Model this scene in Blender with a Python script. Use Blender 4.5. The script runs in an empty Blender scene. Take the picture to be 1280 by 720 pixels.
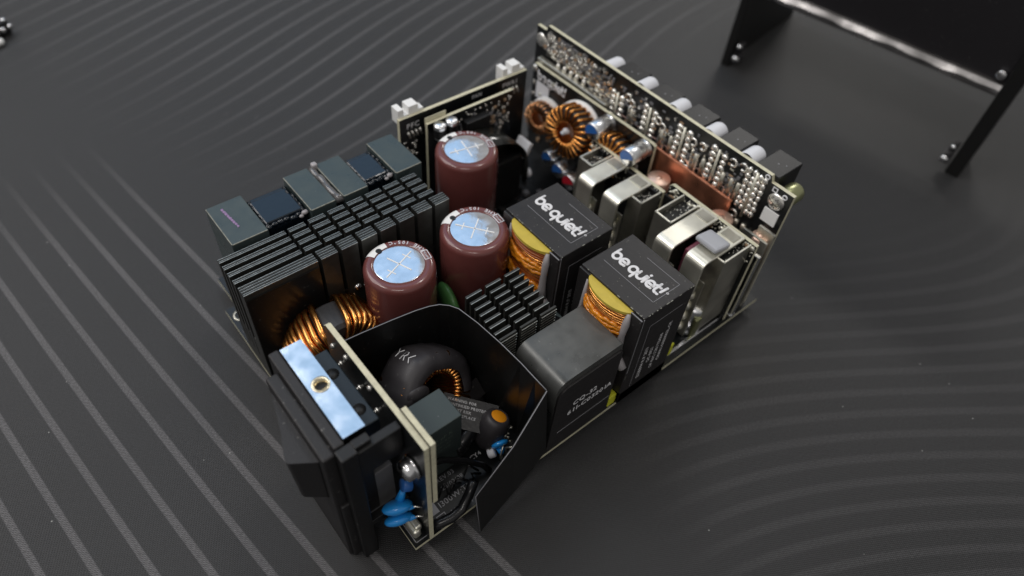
import bpy, bmesh, math, random
from mathutils import Matrix, Vector
random.seed(7)
R = math.radians
MM = 0.001
TZ = 6.0                      # the board's top face is 6 mm above the desk mat
sc = bpy.context.scene
COL = sc.collection

# ------------------------------------------------------------------ camera
cam_d = bpy.data.cameras.new('camera'); cam = bpy.data.objects.new('camera', cam_d); COL.objects.link(cam)
sc.camera = cam
Rw = [[0.77486491, -0.62891846, 0.06360774], [-0.44690395, -0.61620195, -0.64851525], [0.44705842, 0.47408516, -0.75853941]]
m = Matrix(((Rw[0][0], -Rw[1][0], -Rw[2][0], -38.05541*MM),
            (Rw[0][1], -Rw[1][1], -Rw[2][1], -72.23504*MM),
            (Rw[0][2], -Rw[1][2], -Rw[2][2], (219.78896+TZ)*MM),
            (0, 0, 0, 1)))
cam.matrix_world = m
cam_d.sensor_width = 36; cam_d.lens = 876.12/1280*36
cam_d.clip_start = 0.01; cam_d.clip_end = 50
cam_d.dof.use_dof = True; cam_d.dof.focus_distance = 0.222; cam_d.dof.aperture_fstop = 8.0

# ------------------------------------------------------------------ world and lamps
w = bpy.data.worlds.new('World'); sc.world = w; w.use_nodes = True
bg = w.node_tree.nodes['Background']; bg.inputs[0].default_value = (1.0, 0.975, 0.95, 1); bg.inputs[1].default_value = 0.33

def area(name, loc, target, sx, sy, power, color):
    d = bpy.data.lights.new(name, 'AREA'); d.shape = 'RECTANGLE'; d.size = sx; d.size_y = sy
    d.energy = power; d.color = color
    o = bpy.data.objects.new(name, d); COL.objects.link(o)
    o.location = loc
    o.rotation_euler = (Vector(target)-Vector(loc)).to_track_quat('-Z', 'Y').to_euler()
    return o
def polar(az, el, dist, c=(0.07, 0.07, 0.04)):
    return (c[0]+dist*math.cos(R(el))*math.cos(R(az)), c[1]+dist*math.cos(R(el))*math.sin(R(az)), c[2]+dist*math.sin(R(el)))
C0 = (0.07, 0.07, 0.04)
area('window_light', polar(76, 50, 1.4), C0, 0.98, 0.95, 1.9, (0.20, 0.55, 1.0))
area('ceiling_light', polar(125, 50, 0.95), C0, 0.62, 0.50, 3.4, (1.0, 0.965, 0.94))
area('ceiling_light', polar(160, 60, 1.2), C0, 0.35, 0.06, 1.6, (1.0, 0.96, 0.92))
area('ceiling_light', polar(8, 66, 1.5), C0, 0.45, 0.10, 2.6, (1.0, 0.97, 0.93))
area('ceiling_light', polar(225, 58, 1.5), C0, 0.6, 0.10, 2.6, (1.0, 0.95, 0.90))
area('ceiling_light', polar(22, 30, 1.5), C0, 0.30, 0.08, 2.4, (1.0, 0.97, 0.93))

sc.view_settings.view_transform = 'Standard'
try: sc.view_settings.look = 'None'
except Exception: pass
sc.view_settings.exposure = 0.0; sc.view_settings.gamma = 1.0

# ------------------------------------------------------------------ materials
def lin(c):
    return tuple(((v/255)/12.92 if v/255 <= 0.04045 else ((v/255+0.055)/1.055)**2.4) for v in c)
def mat(name, base, rough=0.5, metal=0.0, spec=0.5, coat=0.0, var=0.0, vscale=300, bump=0.0, bscale=1500, rvar=0.0, sheen=0.0, emit=0, trans=0, ior=1.45, dirt=0.0):
    M = bpy.data.materials.new(name); M.use_nodes = True
    nt = M.node_tree; N = nt.nodes; L = nt.links; p = N['Principled BSDF']
    p.inputs['Base Color'].default_value = (*base, 1); p.inputs['Roughness'].default_value = rough
    p.inputs['Metallic'].default_value = metal; p.inputs['Specular IOR Level'].default_value = spec
    p.inputs['Coat Weight'].default_value = coat; p.inputs['Coat Roughness'].default_value = 0.08
    p.inputs['Transmission Weight'].default_value = trans; p.inputs['IOR'].default_value = ior
    tc = N.new('ShaderNodeTexCoord')
    if var or rvar:
        n = N.new('ShaderNodeTexNoise'); n.inputs['Scale'].default_value = vscale; n.inputs['Detail'].default_value = 5
        L.new(tc.outputs['Object'], n.inputs['Vector'])
        if var:
            mr = N.new('ShaderNodeMapRange'); mr.inputs[1].default_value = 0.3; mr.inputs[2].default_value = 0.7
            mr.inputs[3].default_value = 1-var; mr.inputs[4].default_value = 1+var
            L.new(n.outputs['Fac'], mr.inputs[0])
            mx = N.new('ShaderNodeVectorMath'); mx.operation = 'SCALE'; mx.inputs[0].default_value = base
            L.new(mr.outputs[0], mx.inputs['Scale']); L.new(mx.outputs[0], p.inputs['Base Color'])
        if rvar:
            m2 = N.new('ShaderNodeMapRange'); m2.inputs[1].default_value = 0.35; m2.inputs[2].default_value = 0.65
            m2.inputs[3].default_value = max(0.02, rough-rvar); m2.inputs[4].default_value = min(1, rough+rvar)
            L.new(n.outputs['Fac'], m2.inputs[0]); L.new(m2.outputs[0], p.inputs['Roughness'])
    if dirt:
        # pale dust specks lying on the surface
        v = N.new('ShaderNodeTexNoise'); v.inputs['Scale'].default_value = 900; v.inputs['Detail'].default_value = 2
        L.new(tc.outputs['Object'], v.inputs['Vector'])
        gt = N.new('ShaderNodeMapRange'); gt.inputs[1].default_value = 0.70; gt.inputs[2].default_value = 0.78; gt.inputs[3].default_value = 0; gt.inputs[4].default_value = dirt
        L.new(v.outputs['Fac'], gt.inputs[0])
        mm = N.new('ShaderNodeMixRGB'); mm.inputs[2].default_value = (0.45, 0.44, 0.42, 1)
        L.new(gt.outputs[0], mm.inputs[0])
        old = p.inputs['Base Color'].links
        if old: L.new(old[0].from_socket, mm.inputs[1])
        else: mm.inputs[1].default_value = (*base, 1)
        L.new(mm.outputs[0], p.inputs['Base Color'])
    if bump:
        n2 = N.new('ShaderNodeTexNoise'); n2.inputs['Scale'].default_value = bscale; n2.inputs['Detail'].default_value = 4
        L.new(tc.outputs['Object'], n2.inputs['Vector'])
        b = N.new('ShaderNodeBump'); b.inputs['Strength'].default_value = bump; b.inputs['Distance'].default_value = 0.0003
        L.new(n2.outputs['Fac'], b.inputs['Height']); L.new(b.outputs[0], p.inputs['Normal'])
    return M
M = {}
M['mask'] = mat('black_solder_mask', (0.008, 0.009, 0.010), 0.32, var=0.3, bump=0.05)
M['edge'] = mat('fibreglass_edge', (0.62, 0.59, 0.43), 0.55, var=0.12, vscale=500, bump=0.1)
M['silk'] = mat('white_print', (0.75, 0.75, 0.77), 0.5)
M['silkdim'] = mat('grey_print', (0.28, 0.28, 0.30), 0.5)
M['pinkline'] = mat('copper_trace_line', (0.42, 0.28, 0.25), 0.4)
M['solder'] = mat('solder', (0.82, 0.80, 0.75), 0.26, metal=0.9, rvar=0.1, vscale=900, bump=0.15, bscale=900)
M['tin'] = mat('tinned_sheet', (0.90, 0.88, 0.77), 0.42, metal=0.9, rvar=0.05, vscale=120, var=0.08, bump=0.08, bscale=900)
M['tindull'] = mat('dull_tinned_sheet', (0.55, 0.53, 0.46), 0.36, metal=0.9, rvar=0.06, vscale=140, var=0.15, bump=0.10, bscale=800)
M['steel'] = mat('bright_steel', (0.75, 0.75, 0.76), 0.2, metal=1, rvar=0.08)
M['alu'] = mat('aluminium_can', (0.80, 0.81, 0.83), 0.30, metal=1, rvar=0.08, vscale=300)
M['vent'] = mat('vented_can_top', (0.86, 0.87, 0.90), 0.15, metal=1, rvar=0.08, vscale=260, var=0.10, bump=0.16, bscale=450, dirt=0.3)
M['bluestamp'] = mat('blue_print', (0.03, 0.13, 0.42), 0.35)
M['redstamp'] = mat('red_print', (0.45, 0.015, 0.03), 0.35)
M['blockmetal'] = mat('brushed_block_metal', (0.85, 0.86, 0.88), 0.16, metal=1, rvar=0.08, vscale=170, var=0.10, bump=0.06, bscale=600, dirt=0.3)
M['brass'] = mat('brass_insert', (0.75, 0.66, 0.47), 0.25, metal=1)
M['plastic'] = mat('black_plastic', (0.006, 0.006, 0.0065), 0.45, bump=0.12, bscale=1500, dirt=0.25)
M['plasticsatin'] = mat('satin_black_plastic', (0.016, 0.015, 0.016), 0.50, bump=0.25, bscale=2200, dirt=0.35)
M['teal'] = mat('dark_teal_plastic', (0.010, 0.016, 0.021), 0.35, bump=0.05)
M['sheet'] = mat('black_insulating_sheet', (0.007, 0.007, 0.007), 0.30, bump=0.10, bscale=120, dirt=0.25)
M['anod'] = mat('black_anodised', (0.050, 0.050, 0.046), 0.40, metal=0.5, var=0.2, bump=0.05, dirt=0.1)
M['anodlit'] = mat('lit_anodised_edge', (0.42, 0.42, 0.38), 0.35, metal=0.8, var=0.3, vscale=600)  # edge highlight of the fins, painted as a paler colour
M['ferrite'] = mat('grey_green_ferrite', (0.050, 0.068, 0.070), 0.34, rvar=0.08, var=0.12, vscale=150, dirt=0.15)
M['ferritegrey'] = mat('grey_ferrite', (0.10, 0.102, 0.098), 0.36, rvar=0.10, var=0.22, vscale=110, dirt=0.2, metal=0.35)
M['chip'] = mat('chipped_edge', (0.20, 0.20, 0.17), 0.5, var=0.4, vscale=700)
M['bluetape'] = mat('dark_blue_tape', (0.003, 0.007, 0.013), 0.16, bump=0.9, bscale=200, coat=0.3)
M['glue'] = mat('dried_glue', (0.36, 0.34, 0.35), 0.35, spec=0.6, bump=0.2, bscale=400)
M['clearglue'] = mat('dark_varnish', (0.10, 0.095, 0.095), 0.12, coat=0.6, bump=0.4, bscale=300)
M['sleeve'] = mat('maroon_sleeve', (0.150, 0.046, 0.042), 0.22, spec=0.55, coat=0.35, var=0.08, vscale=100)
M['white'] = mat('white_plastic', (0.84, 0.84, 0.83), 0.35)
M['offwhite'] = mat('white_label', (0.70, 0.71, 0.75), 0.5)
M['greendisc'] = mat('green_coating', (0.06, 0.17, 0.05), 0.3)
M['copper'] = mat('enamelled_copper', (0.80, 0.36, 0.10), 0.24, metal=1, var=0.22, vscale=250)
M['copperpink'] = mat('pale_copper_wire', (0.82, 0.42, 0.20), 0.26, metal=1, var=0.2, vscale=250)
M['copperbar'] = mat('copper_bar', (0.60, 0.25, 0.15), 0.36, metal=0.85, var=0.15, vscale=150, rvar=0.1)
M['copperend'] = mat('copper_disc', (0.85, 0.60, 0.48), 0.40, metal=0.8)
M['core'] = mat('dark_grey_core', (0.045, 0.046, 0.050), 0.42, var=0.15, bump=0.08)
M['shrink'] = mat('heat_shrink', (0.034, 0.031, 0.034), 0.46, bump=0.22, bscale=200, dirt=0.2)
M['cableblack'] = mat('black_wire_sleeve', (0.010, 0.010, 0.011), 0.25, bump=0.15, bscale=500)
M['boxcap'] = mat('grey_green_box', (0.050, 0.066, 0.064), 0.38, var=0.08, vscale=90, dirt=0.2)
M['boxprint'] = mat('green_grey_print', (0.16, 0.21, 0.17), 0.5)
M['orange'] = mat('orange_cap', (0.75, 0.28, 0.01), 0.4)
M['bluedisc'] = mat('blue_epoxy', (0.02, 0.30, 0.80), 0.16, coat=0.6, bump=0.2, bscale=250)
M['yellowtape'] = mat('yellow_tape', (0.56, 0.43, 0.06), 0.38, var=0.08, bump=0.05)
M['yellowbright'] = mat('bright_yellow_tape', (0.62, 0.62, 0.04), 0.4)
M['orangetape'] = mat('amber_tape', (0.75, 0.26, 0.015), 0.22, coat=0.5, bump=0.5, bscale=300, var=0.25)
M['litz'] = mat('red_brown_wire', (0.36, 0.09, 0.02), 0.25, coat=0.3, var=0.2)
M['label'] = mat('dark_label', (0.019, 0.0175, 0.018), 0.44, bump=0.14, bscale=500, dirt=0.3, rvar=0.06, vscale=180)
M['smdtan'] = mat('tan_ceramic', (0.36, 0.24, 0.15), 0.4)
M['smdgrey'] = mat('grey_chip', (0.16, 0.16, 0.17), 0.4)
M['pinkpad'] = mat('soft_grey_pad', (0.40, 0.41, 0.44), 0.6, bump=0.1)
M['maroontape'] = mat('maroon_tape', (0.16, 0.035, 0.06), 0.4)
M['olive'] = mat('olive_can', (0.36, 0.37, 0.20), 0.3, metal=0.8)
M['violet'] = mat('violet_marker', (0.26, 0.17, 0.32), 0.5)
M['darkfoil'] = mat('dark_film', (0.018, 0.019, 0.018), 0.18, bump=0.15, bscale=200, coat=0.3)
M['lip'] = mat('bare_bright_lip', (0.80, 0.77, 0.76), 0.20, metal=1, rvar=0.12, var=0.35, vscale=60, bump=0.5, bscale=60)
M['powder'] = mat('black_powder_coat', (0.006, 0.006, 0.006), 0.45, bump=0.2, bscale=1500)
M['powdersheen'] = mat('black_painted_panel', (0.014, 0.013, 0.015), 0.38, bump=0.1, bscale=900, dirt=0.2)

# ------------------------------------------------------------------ mesh helpers (all in millimetres, board frame)
class MB:
    def __init__(s): s.v = []; s.f = []; s.m = []; s.sm = []
    def add(s, v, f, mi=0, smooth=False):
        o = len(s.v); s.v += [tuple(p) for p in v]
        for k in f: s.f.append([i+o for i in k]); s.m.append(mi); s.sm.append(smooth)
        return s
    def xf(s, mt, start=0):
        for i in range(start, len(s.v)):
            p = mt @ Vector(s.v[i]); s.v[i] = (p.x, p.y, p.z)
        return s
    def box(s, x0, x1, y0, y1, z0, z1, mi=0, bev=0.0, top=None):
        if bev > 0:
            bm = bmesh.new(); bmesh.ops.create_cube(bm, size=1)
            for v in bm.verts: v.co = Vector(((x0+x1)/2+v.co.x*(x1-x0), (y0+y1)/2+v.co.y*(y1-y0), (z0+z1)/2+v.co.z*(z1-z0)))
            bmesh.ops.bevel(bm, geom=bm.edges[:], offset=bev, segments=2, affect='EDGES', profile=0.5)
            bm.verts.index_update()
            s.add([v.co[:] for v in bm.verts], [[v.index for v in f.verts] for f in bm.faces], mi)
            bm.free(); return s
        v = [(x0,y0,z0),(x1,y0,z0),(x1,y1,z0),(x0,y1,z0),(x0,y0,z1),(x1,y0,z1),(x1,y1,z1),(x0,y1,z1)]
        s.add(v, [(0,3,2,1),(0,1,5,4),(1,2,6,5),(2,3,7,6),(3,0,4,7)], mi)
        s.add(v, [(4,5,6,7)], mi if top is None else top)
        return s
    def obox(s, c, ax, ay, az, mi=0, bev=0):
        """box with half-axes ax, ay, az (vectors) about c"""
        st = len(s.v); lx, ly, lz = Vector(ax).length, Vector(ay).length, Vector(az).length
        s.box(-lx, lx, -ly, ly, -lz, lz, mi, bev)
        X, Y, Z = Vector(ax)/lx, Vector(ay)/ly, Vector(az)/lz
        mt = Matrix(((X.x,Y.x,Z.x,c[0]),(X.y,Y.y,Z.y,c[1]),(X.z,Y.z,Z.z,c[2]),(0,0,0,1)))
        return s.xf(mt, st)
    def prism(s, pts, axis, a, b, mi=0, side=None):
        """polygon pts in the plane normal to axis, between a and b"""
        n = len(pts)
        def P(p, t): return {'x': (t, p[0], p[1]), 'y': (p[0], t, p[1]), 'z': (p[0], p[1], t)}[axis]
        ar = sum(pts[i][0]*pts[(i+1) % n][1]-pts[(i+1) % n][0]*pts[i][1] for i in range(n))
        if (ar < 0) != (axis == 'y'): pts = pts[::-1]
        v = [P(p, a) for p in pts]+[P(p, b) for p in pts]
        s.add(v, [list(range(n))[::-1], list(range(n, 2*n))], mi)
        s.add(v, [(i, (i+1) % n, (i+1) % n+n, i+n) for i in range(n)], mi if side is None else side)
        return s
    def lathe(s, prof, c, axis=(0, 0, 1), seg=32, mi=0, smooth=True, mis=None):
        """profile [(radius, height)] about axis starting at c"""
        st = len(s.v); n = len(prof); v = []
        for i in range(seg):
            a = 2*math.pi*i/seg
            for r, h in prof: v.append((r*math.cos(a), r*math.sin(a), h))
        for k in range(n-1):
            fs = []
            for i in range(seg):
                j = (i+1) % seg
                fs.append((i*n+k, j*n+k, j*n+k+1, i*n+k+1))
            if k == 0: s.add(v, fs, mis[k] if mis else mi, smooth); base = st
            else:
                for q in fs: s.f.append([x+base for x in q]); s.m.append(mis[k] if mis else mi); s.sm.append(smooth)
        q = Vector((0, 0, 1)).rotation_difference(Vector(axis))
        return s.xf(Matrix.Translation(c) @ q.to_matrix().to_4x4(), st)
    def cyl(s, p0, p1, r, seg=20, mi=0, bev=0.3, mi_end=None):
        p0, p1 = Vector(p0), Vector(p1); h = (p1-p0).length; e = mi if mi_end is None else mi_end
        prof = [(0.001, 0), (r-bev, 0), (r, bev), (r, h-bev), (r-bev, h), (0.001, h)]
        return s.lathe(prof, p0, (p1-p0).normalized(), seg, mi, True, [mi, mi, mi, mi, e])
    def tube(s, pts, r, seg=8, mi=0, closed=False, rads=None, caps=True):
        P = [Vector(p) for p in pts]; n = len(P); st = len(s.v)
        up = None; rings = []
        for i in range(n):
            if closed: t = (P[(i+1) % n]-P[i-1]).normalized()
            else: t = (P[min(i+1, n-1)]-P[max(i-1, 0)]).normalized()
            if up is None:
                a = Vector((0, 0, 1)) if abs(t.z) < 0.9 else Vector((1, 0, 0))
                up = (a-t*a.dot(t)).normalized()
            else: up = (up-t*up.dot(t)).normalized()
            b = t.cross(up); rr = rads[i] if rads else r
            rings.append([P[i]+(up*math.cos(2*math.pi*k/seg)+b*math.sin(2*math.pi*k/seg))*rr for k in range(seg)])
        v = [p for q in rings for p in q]; f = []
        for i in range(n if closed else n-1):
            j = (i+1) % n
            for k in range(seg):
                l = (k+1) % seg; f.append((i*seg+k, i*seg+l, j*seg+l, j*seg+k))
        if not closed and caps:
            f.append(tuple(range(seg))[::-1]); f.append(tuple((n-1)*seg+k for k in range(seg)))
        return s.add(v, f, mi, True)
    def blob(s, c, rx, ry, rz, mi=0, seg=10, rg=6, noise=0.0):
        v = []; f = []
        for i in range(rg+1):
            t = math.pi*i/rg
            for k in range(seg):
                a = 2*math.pi*k/seg; q = 1+random.uniform(-noise, noise)
                v.append((c[0]+rx*q*math.sin(t)*math.cos(a), c[1]+ry*q*math.sin(t)*math.sin(a), c[2]+rz*q*math.cos(t)))
        for i in range(rg):
            for k in range(seg):
                l = (k+1) % seg; f.append((i*seg+k, (i+1)*seg+k, (i+1)*seg+l, i*seg+l))
        return s.add(v, f, mi, True)

def mesh_of(name, mb, mats, scale=MM):
    me = bpy.data.meshes.new(name)
    me.from_pydata([(v[0]*scale, v[1]*scale, v[2]*scale) for v in mb.v], [], mb.f)
    for x in mats: me.materials.append(M[x])
    me.polygons.foreach_set('material_index', mb.m); me.polygons.foreach_set('use_smooth', mb.sm)
    me.validate(); me.update()
    return me
def obj(name, mb, mats, parent=None, label=None, kind=None, mesh=None, mw=None, smooth_angle=None):
    if isinstance(mats, str): mats = [mats]
    me = mesh or mesh_of(name, mb, mats)
    o = bpy.data.objects.new(name, me); COL.objects.link(o)
    if parent: o.parent = parent
    if mw is not None: o.matrix_local = mw
    if label: o['label'] = label
    if kind: o['kind'] = kind
    return o
def thing(name, label, cat, loc=(0, 0, 0)):
    o = bpy.data.objects.new(name, None); COL.objects.link(o); o.location = loc
    o.empty_display_size = 0.01; o['label'] = label; o['category'] = cat; return o
def mm4(mt):      # matrix in mm -> metres
    q = mt.copy(); q.translation = q.translation*MM; return q

# ---- glyphs of the built-in font, as flat polygons
_G = {}
def glyph(ch, bold):
    k = (ch, bold)
    if k in _G: return _G[k]
    cu = bpy.data.curves.new('g', 'FONT'); cu.body = ch; cu.size = 1; cu.offset = bold; cu.resolution_u = 2; cu.fill_mode = 'FRONT'
    ob = bpy.data.objects.new('g', cu); COL.objects.link(ob)
    dg = bpy.context.evaluated_depsgraph_get(); me = bpy.data.meshes.new_from_object(ob.evaluated_get(dg))
    v = [(a.co.x, a.co.y) for a in me.vertices]; f = [list(p.vertices) for p in me.polygons]
    cu.body = ch+'|'; cu.body = ch
    wd = max([a[0] for a in v]+[0.0])+0.08 if v else 0.3
    bpy.data.objects.remove(ob); bpy.data.curves.remove(cu); bpy.data.meshes.remove(me)
    _G[k] = (v, f, wd); return _G[k]
def text(mb, s, size, o, ux, uy, mi=0, bold=0.0, lift=0.06, track=1.0, center=False):
    ux, uy, o = Vector(ux).normalized(), Vector(uy).normalized(), Vector(o); n = ux.cross(uy)
    tot = sum(glyph(c, bold)[2]*track for c in s)*size
    x = -tot/2 if center else 0
    for c in s:
        v, f, wd = glyph(c, bold)
        if f: mb.add([o+ux*(x+a*size)+uy*(b*size)+n*lift for a, b in v], f, mi)
        x += wd*size*track
    return mb
def ring_text(mb, s, size, c, r, a0, step, mi=0, bold=0.0):
    """letters round a circle, tops pointing inward, reading counter-clockwise"""
    for i, ch in enumerate(s):
        a = R(a0+i*step); rad = Vector((math.cos(a), math.sin(a), 0)); tan = Vector((-math.sin(a), math.cos(a), 0))
        v, f, wd = glyph(ch, bold); o = Vector(c)+rad*r-tan*(wd*size/2)
        if f: mb.add([o+tan*(p*size)-rad*(q*size) for p, q in v], [k[::-1] for k in f] if False else f, mi)
# ---- the rounded bold logo, drawn as strokes
def arc(cx, cy, r, a0, a1, n=12): return [(cx+r*math.cos(R(a0+(a1-a0)*i/n)), cy+r*math.sin(R(a0+(a1-a0)*i/n))) for i in range(n+1)]
LOGO = [  # (advance, strokes)
 (1.28, [[(0, 1.5), (0, .5)], arc(.5, .5, .5, 180, 540, 20)]),
 (1.55, [arc(.5, .5, .5, 10, 180, 10)+arc(.5, .5, .5, 180, 300, 8)[1:]+[(.92, .05)], [(0.05, .47), (.98, .47)]]),
 (1.28, [arc(.5, .5, .5, 0, 360, 20), [(1, .5), (1, -.5)]]),
 (1.22, [[(0, 1), (0, .45)]+arc(.47, .47, .47, 180, 360, 10)+[(.94, 1)]]),
 (0.36, [[(0, 1), (0, 0)], [(0, 1.42), (0.02, 1.46)]]),
 (1.24, [arc(.5, .5, .5, 10, 180, 10)+arc(.5, .5, .5, 180, 300, 8)[1:]+[(.92, .05)], [(0.05, .47), (.98, .47)]]),
 (0.80, [[(0.12, 1.45), (0.12, .35)]+arc(.45, .35, .33, 180, 290, 5), [(-.1, .98), (.52, .98)]]),
 (0.70, [[(0.20, 1.5), (0.08, .52)], [(0.0, 0.02), (0.02, 0.03)]]),
]
def logo(mb, o, ux, uy, width, mi=0, reg=True):
    ux, uy, o = Vector(ux).normalized(), Vector(uy).normalized(), Vector(o); n = ux.cross(uy)
    tot = sum(a for a, _ in LOGO); k = width/tot; x = 0; wd = 0.19
    for adv, strokes in LOGO:
        for st in strokes:
            s0 = len(mb.v)
            mb.tube([(p[0]+x, p[1], 0) for p in st], wd, 8, mi)
            for p in (st[0], st[-1]): mb.blob((p[0]+x, p[1], 0), wd, wd, wd, mi, 10, 4)
            for i in range(s0, len(mb.v)):
                a, b, c = mb.v[i]; q = o+ux*(a*k)+uy*(b*k*1.14)+n*(0.05+c*k*0.25); mb.v[i] = (q.x, q.y, q.z)
        x += adv
    if reg:
        s0 = len(mb.v); mb.tube([(x+.02+.14*math.cos(t*math.pi/6), 1.15+.14*math.sin(t*math.pi/6), 0) for t in range(12)], .035, 6, mi, closed=True)
        mb.blob((x+.02, 1.15, 0), .05, .05, .05, mi, 8, 4)
        for i in range(s0, len(mb.v)):
            a, b, c = mb.v[i]; q = o+ux*(a*k)+uy*(b*k)+n*(0.05+c*k*0.3); mb.v[i] = (q.x, q.y, q.z)

def toroid_frame(c, axis, roll=0):
    z = Vector(axis).normalized(); q = Vector((0, 0, 1)).rotation_difference(z)
    return Matrix.Translation(c) @ q.to_matrix().to_4x4() @ Matrix.Rotation(R(roll), 4, 'Z')
def core_mb(ri, ro, h, bev=1.0, mi=0):
    mb = MB(); p = [(ri, -h+bev), (ri+bev, -h), (ro-bev, -h), (ro, -h+bev), (ro, h-bev), (ro-bev, h), (ri+bev, h), (ri, h-bev), (ri, -h+bev)]
    return mb.lathe(p, (0, 0, 0), (0, 0, 1), 48, mi, False)
def turn_mesh(name, ri, ro, h, wr, mt, skew=0.0, seg=8, rnd=0.5):
    """one closed turn of wire round the core section, in the plane y=0 of the toroid frame"""
    pts = []; a = ri-wr; b = ro+wr; H = h+wr; c = 1.3*wr+rnd
    for cx, cz, s0 in ((b-c, H-c, 90), (b-c, -H+c, 0), (a+c, -H+c, -90), (a+c, H-c, -180)):
        for i in range(5):
            t = R(s0-i*22.5); pts.append((cx+c*math.cos(t), 0, cz+c*math.sin(t)))
    pts = [(x, skew*z, z) for x, y, z in pts]
    mb = MB().tube(pts, wr, seg, 0, closed=True)
    return mesh_of(name, mb, [mt])
def wind(parent_core, fr, me, angles, name='wire_turn', jit=0.6, flip=None):
    for a in angles:
        o = bpy.data.objects.new(name, me); COL.objects.link(o); o.parent = parent_core
        o.matrix_local = mm4(Matrix.Rotation(R(a+random.uniform(-jit, jit)), 4, 'Z') @ Matrix.Rotation(R(random.uniform(-2.2, 2.2)), 4, 'X') @ Matrix.Scale(random.uniform(0.99, 1.02), 4))

# ================================================================== THE SETTING: the desk mat
def mat_material():
    Mt = bpy.data.materials.new('woven_desk_mat'); Mt.use_nodes = True; nt = Mt.node_tree; N = nt.nodes; L = nt.links
    p = N['Principled BSDF']; p.inputs['Roughness'].default_value = 0.50; p.inputs['Specular IOR Level'].default_value = 0.42
    tc = N.new('ShaderNodeTexCoord'); sp = N.new('ShaderNodeSeparateXYZ'); L.new(tc.outputs['Object'], sp.inputs[0])
    def op(o, a, b=None, c=None, clamp=False):
        n = N.new('ShaderNodeMath'); n.operation = o; n.use_clamp = clamp
        for i, v in enumerate((a, b, c)):
            if v is None: continue
            if isinstance(v, (int, float)): n.inputs[i].default_value = v
            else: L.new(v, n.inputs[i])
        return n.outputs[0]
    X = op('MULTIPLY', sp.outputs[0], 10.0); Y = op('MULTIPLY', sp.outputs[1], 10.0)   # decimetres
    def poly(co):
        acc = None
        for (i, j), v in co.items():
            t = None
            for q, nn in ((X, i), (Y, j)):
                for _ in range(nn): t = q if t is None else op('MULTIPLY', t, q)
            t = op('ADD', 0.0, v) if t is None else op('MULTIPLY', t, v)
            acc = t if acc is None else op('ADD', acc, t)
        return acc
    def stripe(s, half, soft):
        f = op('FRACT', op('ADD', s, 0.5)); d = op('ABSOLUTE', op('SUBTRACT', f, 0.5))
        mr = N.new('ShaderNodeMapRange'); mr.interpolation_type = 'SMOOTHSTEP'
        L.new(d, mr.inputs[0]); mr.inputs[1].default_value = half-soft; mr.inputs[2].default_value = half+soft
        mr.inputs[3].default_value = 1; mr.inputs[4].default_value = 0
        return mr.outputs[0]
    def ramp(v, a, b):
        mr = N.new('ShaderNodeMapRange'); mr.interpolation_type = 'SMOOTHSTEP'; L.new(v, mr.inputs[0])
        mr.inputs[1].default_value = a; mr.inputs[2].default_value = b; mr.inputs[3].default_value = 0; mr.inputs[4].default_value = 1
        return mr.outputs[0]
    A = poly({(0,0): 2.296, (0,1): -0.989, (0,2): 0.018, (1,0): -7.448, (1,1): -0.031, (2,0): 0.485})
    B = poly({(0,0): 42.653, (0,1): -20.166, (0,2): 3.213, (0,3): -0.249, (1,0): -10.42, (1,1): 7.296, (1,2): -1.003, (2,0): 2.55, (2,1): -0.673, (3,0): -0.218})
    Cc = poly({(0,0): -6.051, (0,1): -12.261, (0,2): 1.02, (0,3): -0.343, (1,0): 6.782, (1,1): 2.962, (1,2): -0.933, (2,0): -6.564, (2,1): -0.727, (3,0): 1.166})
    # where each family of printed lines lives; the lines end in a soft fade
    mA = op('MULTIPLY', op('SUBTRACT', 1.0, ramp(Y, 1.6, 2.75)), op('MULTIPLY', ramp(A, -4.6, -2.8), 1.0))
    mA = op('MULTIPLY', op('SUBTRACT', 1.0, ramp(Y, 1.7, 2.7)), ramp(A, 0.35, 0.6))
    sideB = op('ADD', X, op('MULTIPLY', Y, 0.35))          # fades in towards the right
    mB = op('MULTIPLY', ramp(sideB, 0.75, 2.1), op('SUBTRACT', 1.0, op('MULTIPLY', ramp(X, 2.4, 4.2), 0.75)))
    mB = op('MULTIPLY', mB, ramp(Y, 1.55, 1.9))
    mC = op('MULTIPLY', ramp(op('SUBTRACT', X, op('MULTIPLY', Y, 0.35)), 0.75, 1.25), op('SUBTRACT', 1.0, op('MULTIPLY', ramp(op('ADD', Y, op('MULTIPLY', X, 0.35)), 0.15, 0.95), 0.93)))
    cut = op('LESS_THAN', A, 1.6)
    sA = op('MULTIPLY', stripe(A, 0.094, 0.02), mA)
    topA = op('SUBTRACT', 1.0, ramp(A, 99, 100))
    sA = op('MULTIPLY', sA, topA)
    sB = op('MULTIPLY', stripe(B, 0.075, 0.035), mB)
    sC = op('MULTIPLY', stripe(Cc, 0.17, 0.07), mC)
    tot = op('ADD', op('ADD', op('MULTIPLY', sA, 1.0), op('MULTIPLY', sB, 0.90)), op('MULTIPLY', sC, 0.20), clamp=True)
    # weave
    rot = op('ADD', op('MULTIPLY', X, 0.5), op('MULTIPLY', Y, 0.866)); rot2 = op('SUBTRACT', op('MULTIPLY', X, 0.866), op('MULTIPLY', Y, 0.5))
    k = 2*math.pi/0.0062
    w1 = op('SINE', op('MULTIPLY', rot, k)); w2 = op('SINE', op('MULTIPLY', rot2, k*0.8))
    wv = op('ADD', op('MULTIPLY', w1, 0.48), op('MULTIPLY', op('MULTIPLY', w1, w2), 0.6))
    n1 = N.new('ShaderNodeTexNoise'); n1.inputs['Scale'].default_value = 1300; n1.inputs['Detail'].default_value = 3; L.new(tc.outputs['Object'], n1.inputs['Vector'])
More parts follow.
